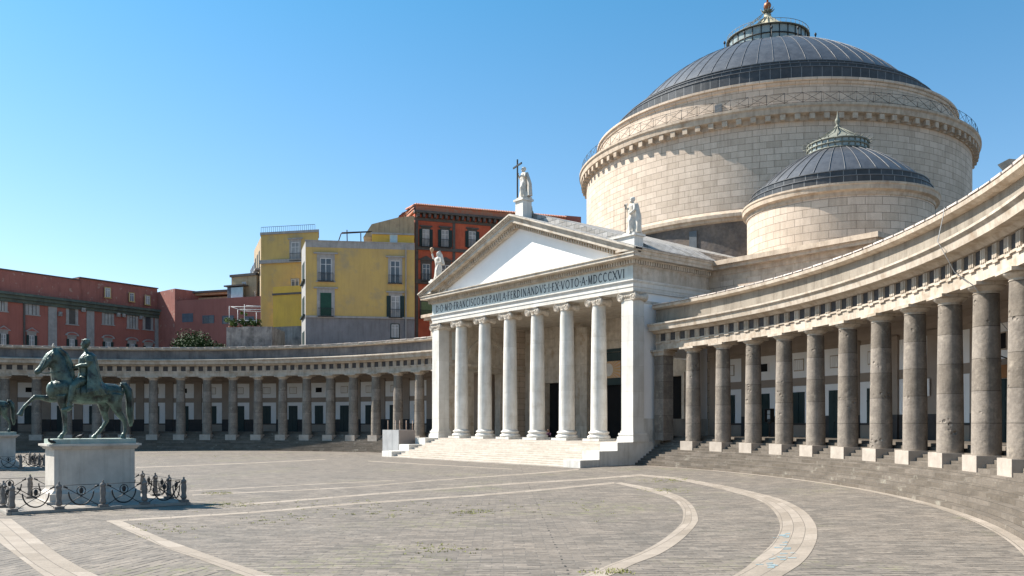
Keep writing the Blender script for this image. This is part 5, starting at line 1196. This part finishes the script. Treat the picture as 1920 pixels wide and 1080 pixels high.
# seated person by a column of the temple front
def person():
    t = at(1028.5, 0); d = ray(1028.5); k = (1.7 - CY) / d[1]; x, y = CX + d[0] * k, CY + d[1] * k
    o = thing('person', 'person in dark clothes sitting low against a column base inside the portico', 'person', (x, y, ZP), .2)
    m = MB(); m.tube([(0, 0, .12), (0, .02, .3), (0, .05, .52), (0, .04, .62)], [(.17, .14), (.15, .12), (.19, .13), (.1, .08)], 12); m.tube([(0, .03, .62), (0, .02, .72)], .055, 8); m.ell((0, 0, .82), (.085, .1, .12), 12)
    m.ell((0, -.105, .81), (.015, .02, .025), 6)
    for s in (-1, 1):
        m.tube([(.09 * s, 0, .12), (.13 * s, -.38, .38), (.12 * s, -.5, .06)], [.085, .065, .045], 10); m.ell((.12 * s, -.57, .04), (.045, .12, .045), 8)
        m.tube([(.19 * s, .04, .56), (.25 * s, -.1, .34), (.13 * s, -.33, .42)], [.055, .045, .03], 8); hand(m, (.12 * s, -.36, .42), (0, -1, 0), .8)
    b = m.build('body', mat('skin', (.35, .2, .14), None, 3, .6, .0, 9), o); remesh(b, .016, 2)
    m = MB(); m.tube([(0, 0, .10), (0, .02, .3), (0, .05, .54), (0, .04, .64)], [(.2, .17), (.18, .15), (.215, .155), (.09, .08)], 14)
    for s in (-1, 1): m.tube([(.2 * s, .04, .57), (.255 * s, -.1, .34), (.15 * s, -.3, .41)], [.068, .058, .045], 8)
    m.build('jacket', mat('dark_purple_cloth', (.05, .02, .045), None, 5, .9, .1, 12), o)
    m = MB()
    for s in (-1, 1): m.tube([(.09 * s, .04, .12), (.13 * s, -.38, .39), (.12 * s, -.49, .08)], [.11, .08, .06], 10)
    m.build('trousers', mat('black_cloth', (.01, .01, .014), None, 5, .9, .1, 12), o)
    m = MB(); m.ell((0, .02, .86), (.095, .105, .11), 12); m.build('hair', mat('dark_hair', (.015, .01, .008), None, 5, .8, .1, 12), o)
person()
# weeds in the joints
m = MB()
for k in range(520):
    g = random.choice(((580, 945, 240, 12), (700, 960, 200, 10), (300, 990, 120, 14), (520, 975, 120, 12), (830, 1030, 90, 14), (1260, 902, 60, 4), (410, 925, 40, 3), (440, 947, 60, 4), (1240, 920, 50, 5), (950, 950, 250, 20), (480, 855, 200, 4), (1140, 1075, 60, 6), (880, 960, 60, 4)))
    px, py = random.gauss(g[0], g[2] * .4), random.gauss(g[1], g[3] * .5)
    if py < 850 or px < 250 and py < 962: continue
    q = on_ground(px, py)
    if abs(q.x) < 14.5 and q.y > -6: continue
    if abs(q.x - SX) < 3.3 and abs(q.y - SY) < 3.5: continue
    z = gz(q.x, q.y)
    for b in range(7):
        a = random.uniform(0, 2 * pi); l = random.uniform(.02, .055); w = .012; dx, dy = cos(a), sin(a); ox, oy = random.gauss(0, .05), random.gauss(0, .05)
        m.face([(q.x + ox - dy * w, q.y + oy + dx * w, z), (q.x + ox + dy * w, q.y + oy - dx * w, z), (q.x + ox + dx * l, q.y + oy + dy * l, z + l)])
w = m.build('weeds', leafmat('weed_leaf', (.13, .15, .035))); struct(w, 'stuff')

# ------------------------------------------------------------------ groups of repeats
for o in COL.objects:
    if o.parent or 'label' not in o: continue
    g = {'statue': 'marble statues on the pediment', 'equestrian_statue': 'bronze horsemen on the square', 'pedestal': 'pedestals under the bronze horsemen', 'fence': 'fences round the bronze horsemen', 'pigeon': 'pigeons on the nearest monument', 'potted_plant': 'plants on the terrace wall', 'tree': 'treetops behind the left colonnade', 'house': 'houses behind the left colonnade', 'palace': 'palaces behind the square', 'colonnade': 'curved colonnades beside the church'}.get(o.name.split('.')[0])
    if g: o['group'] = g
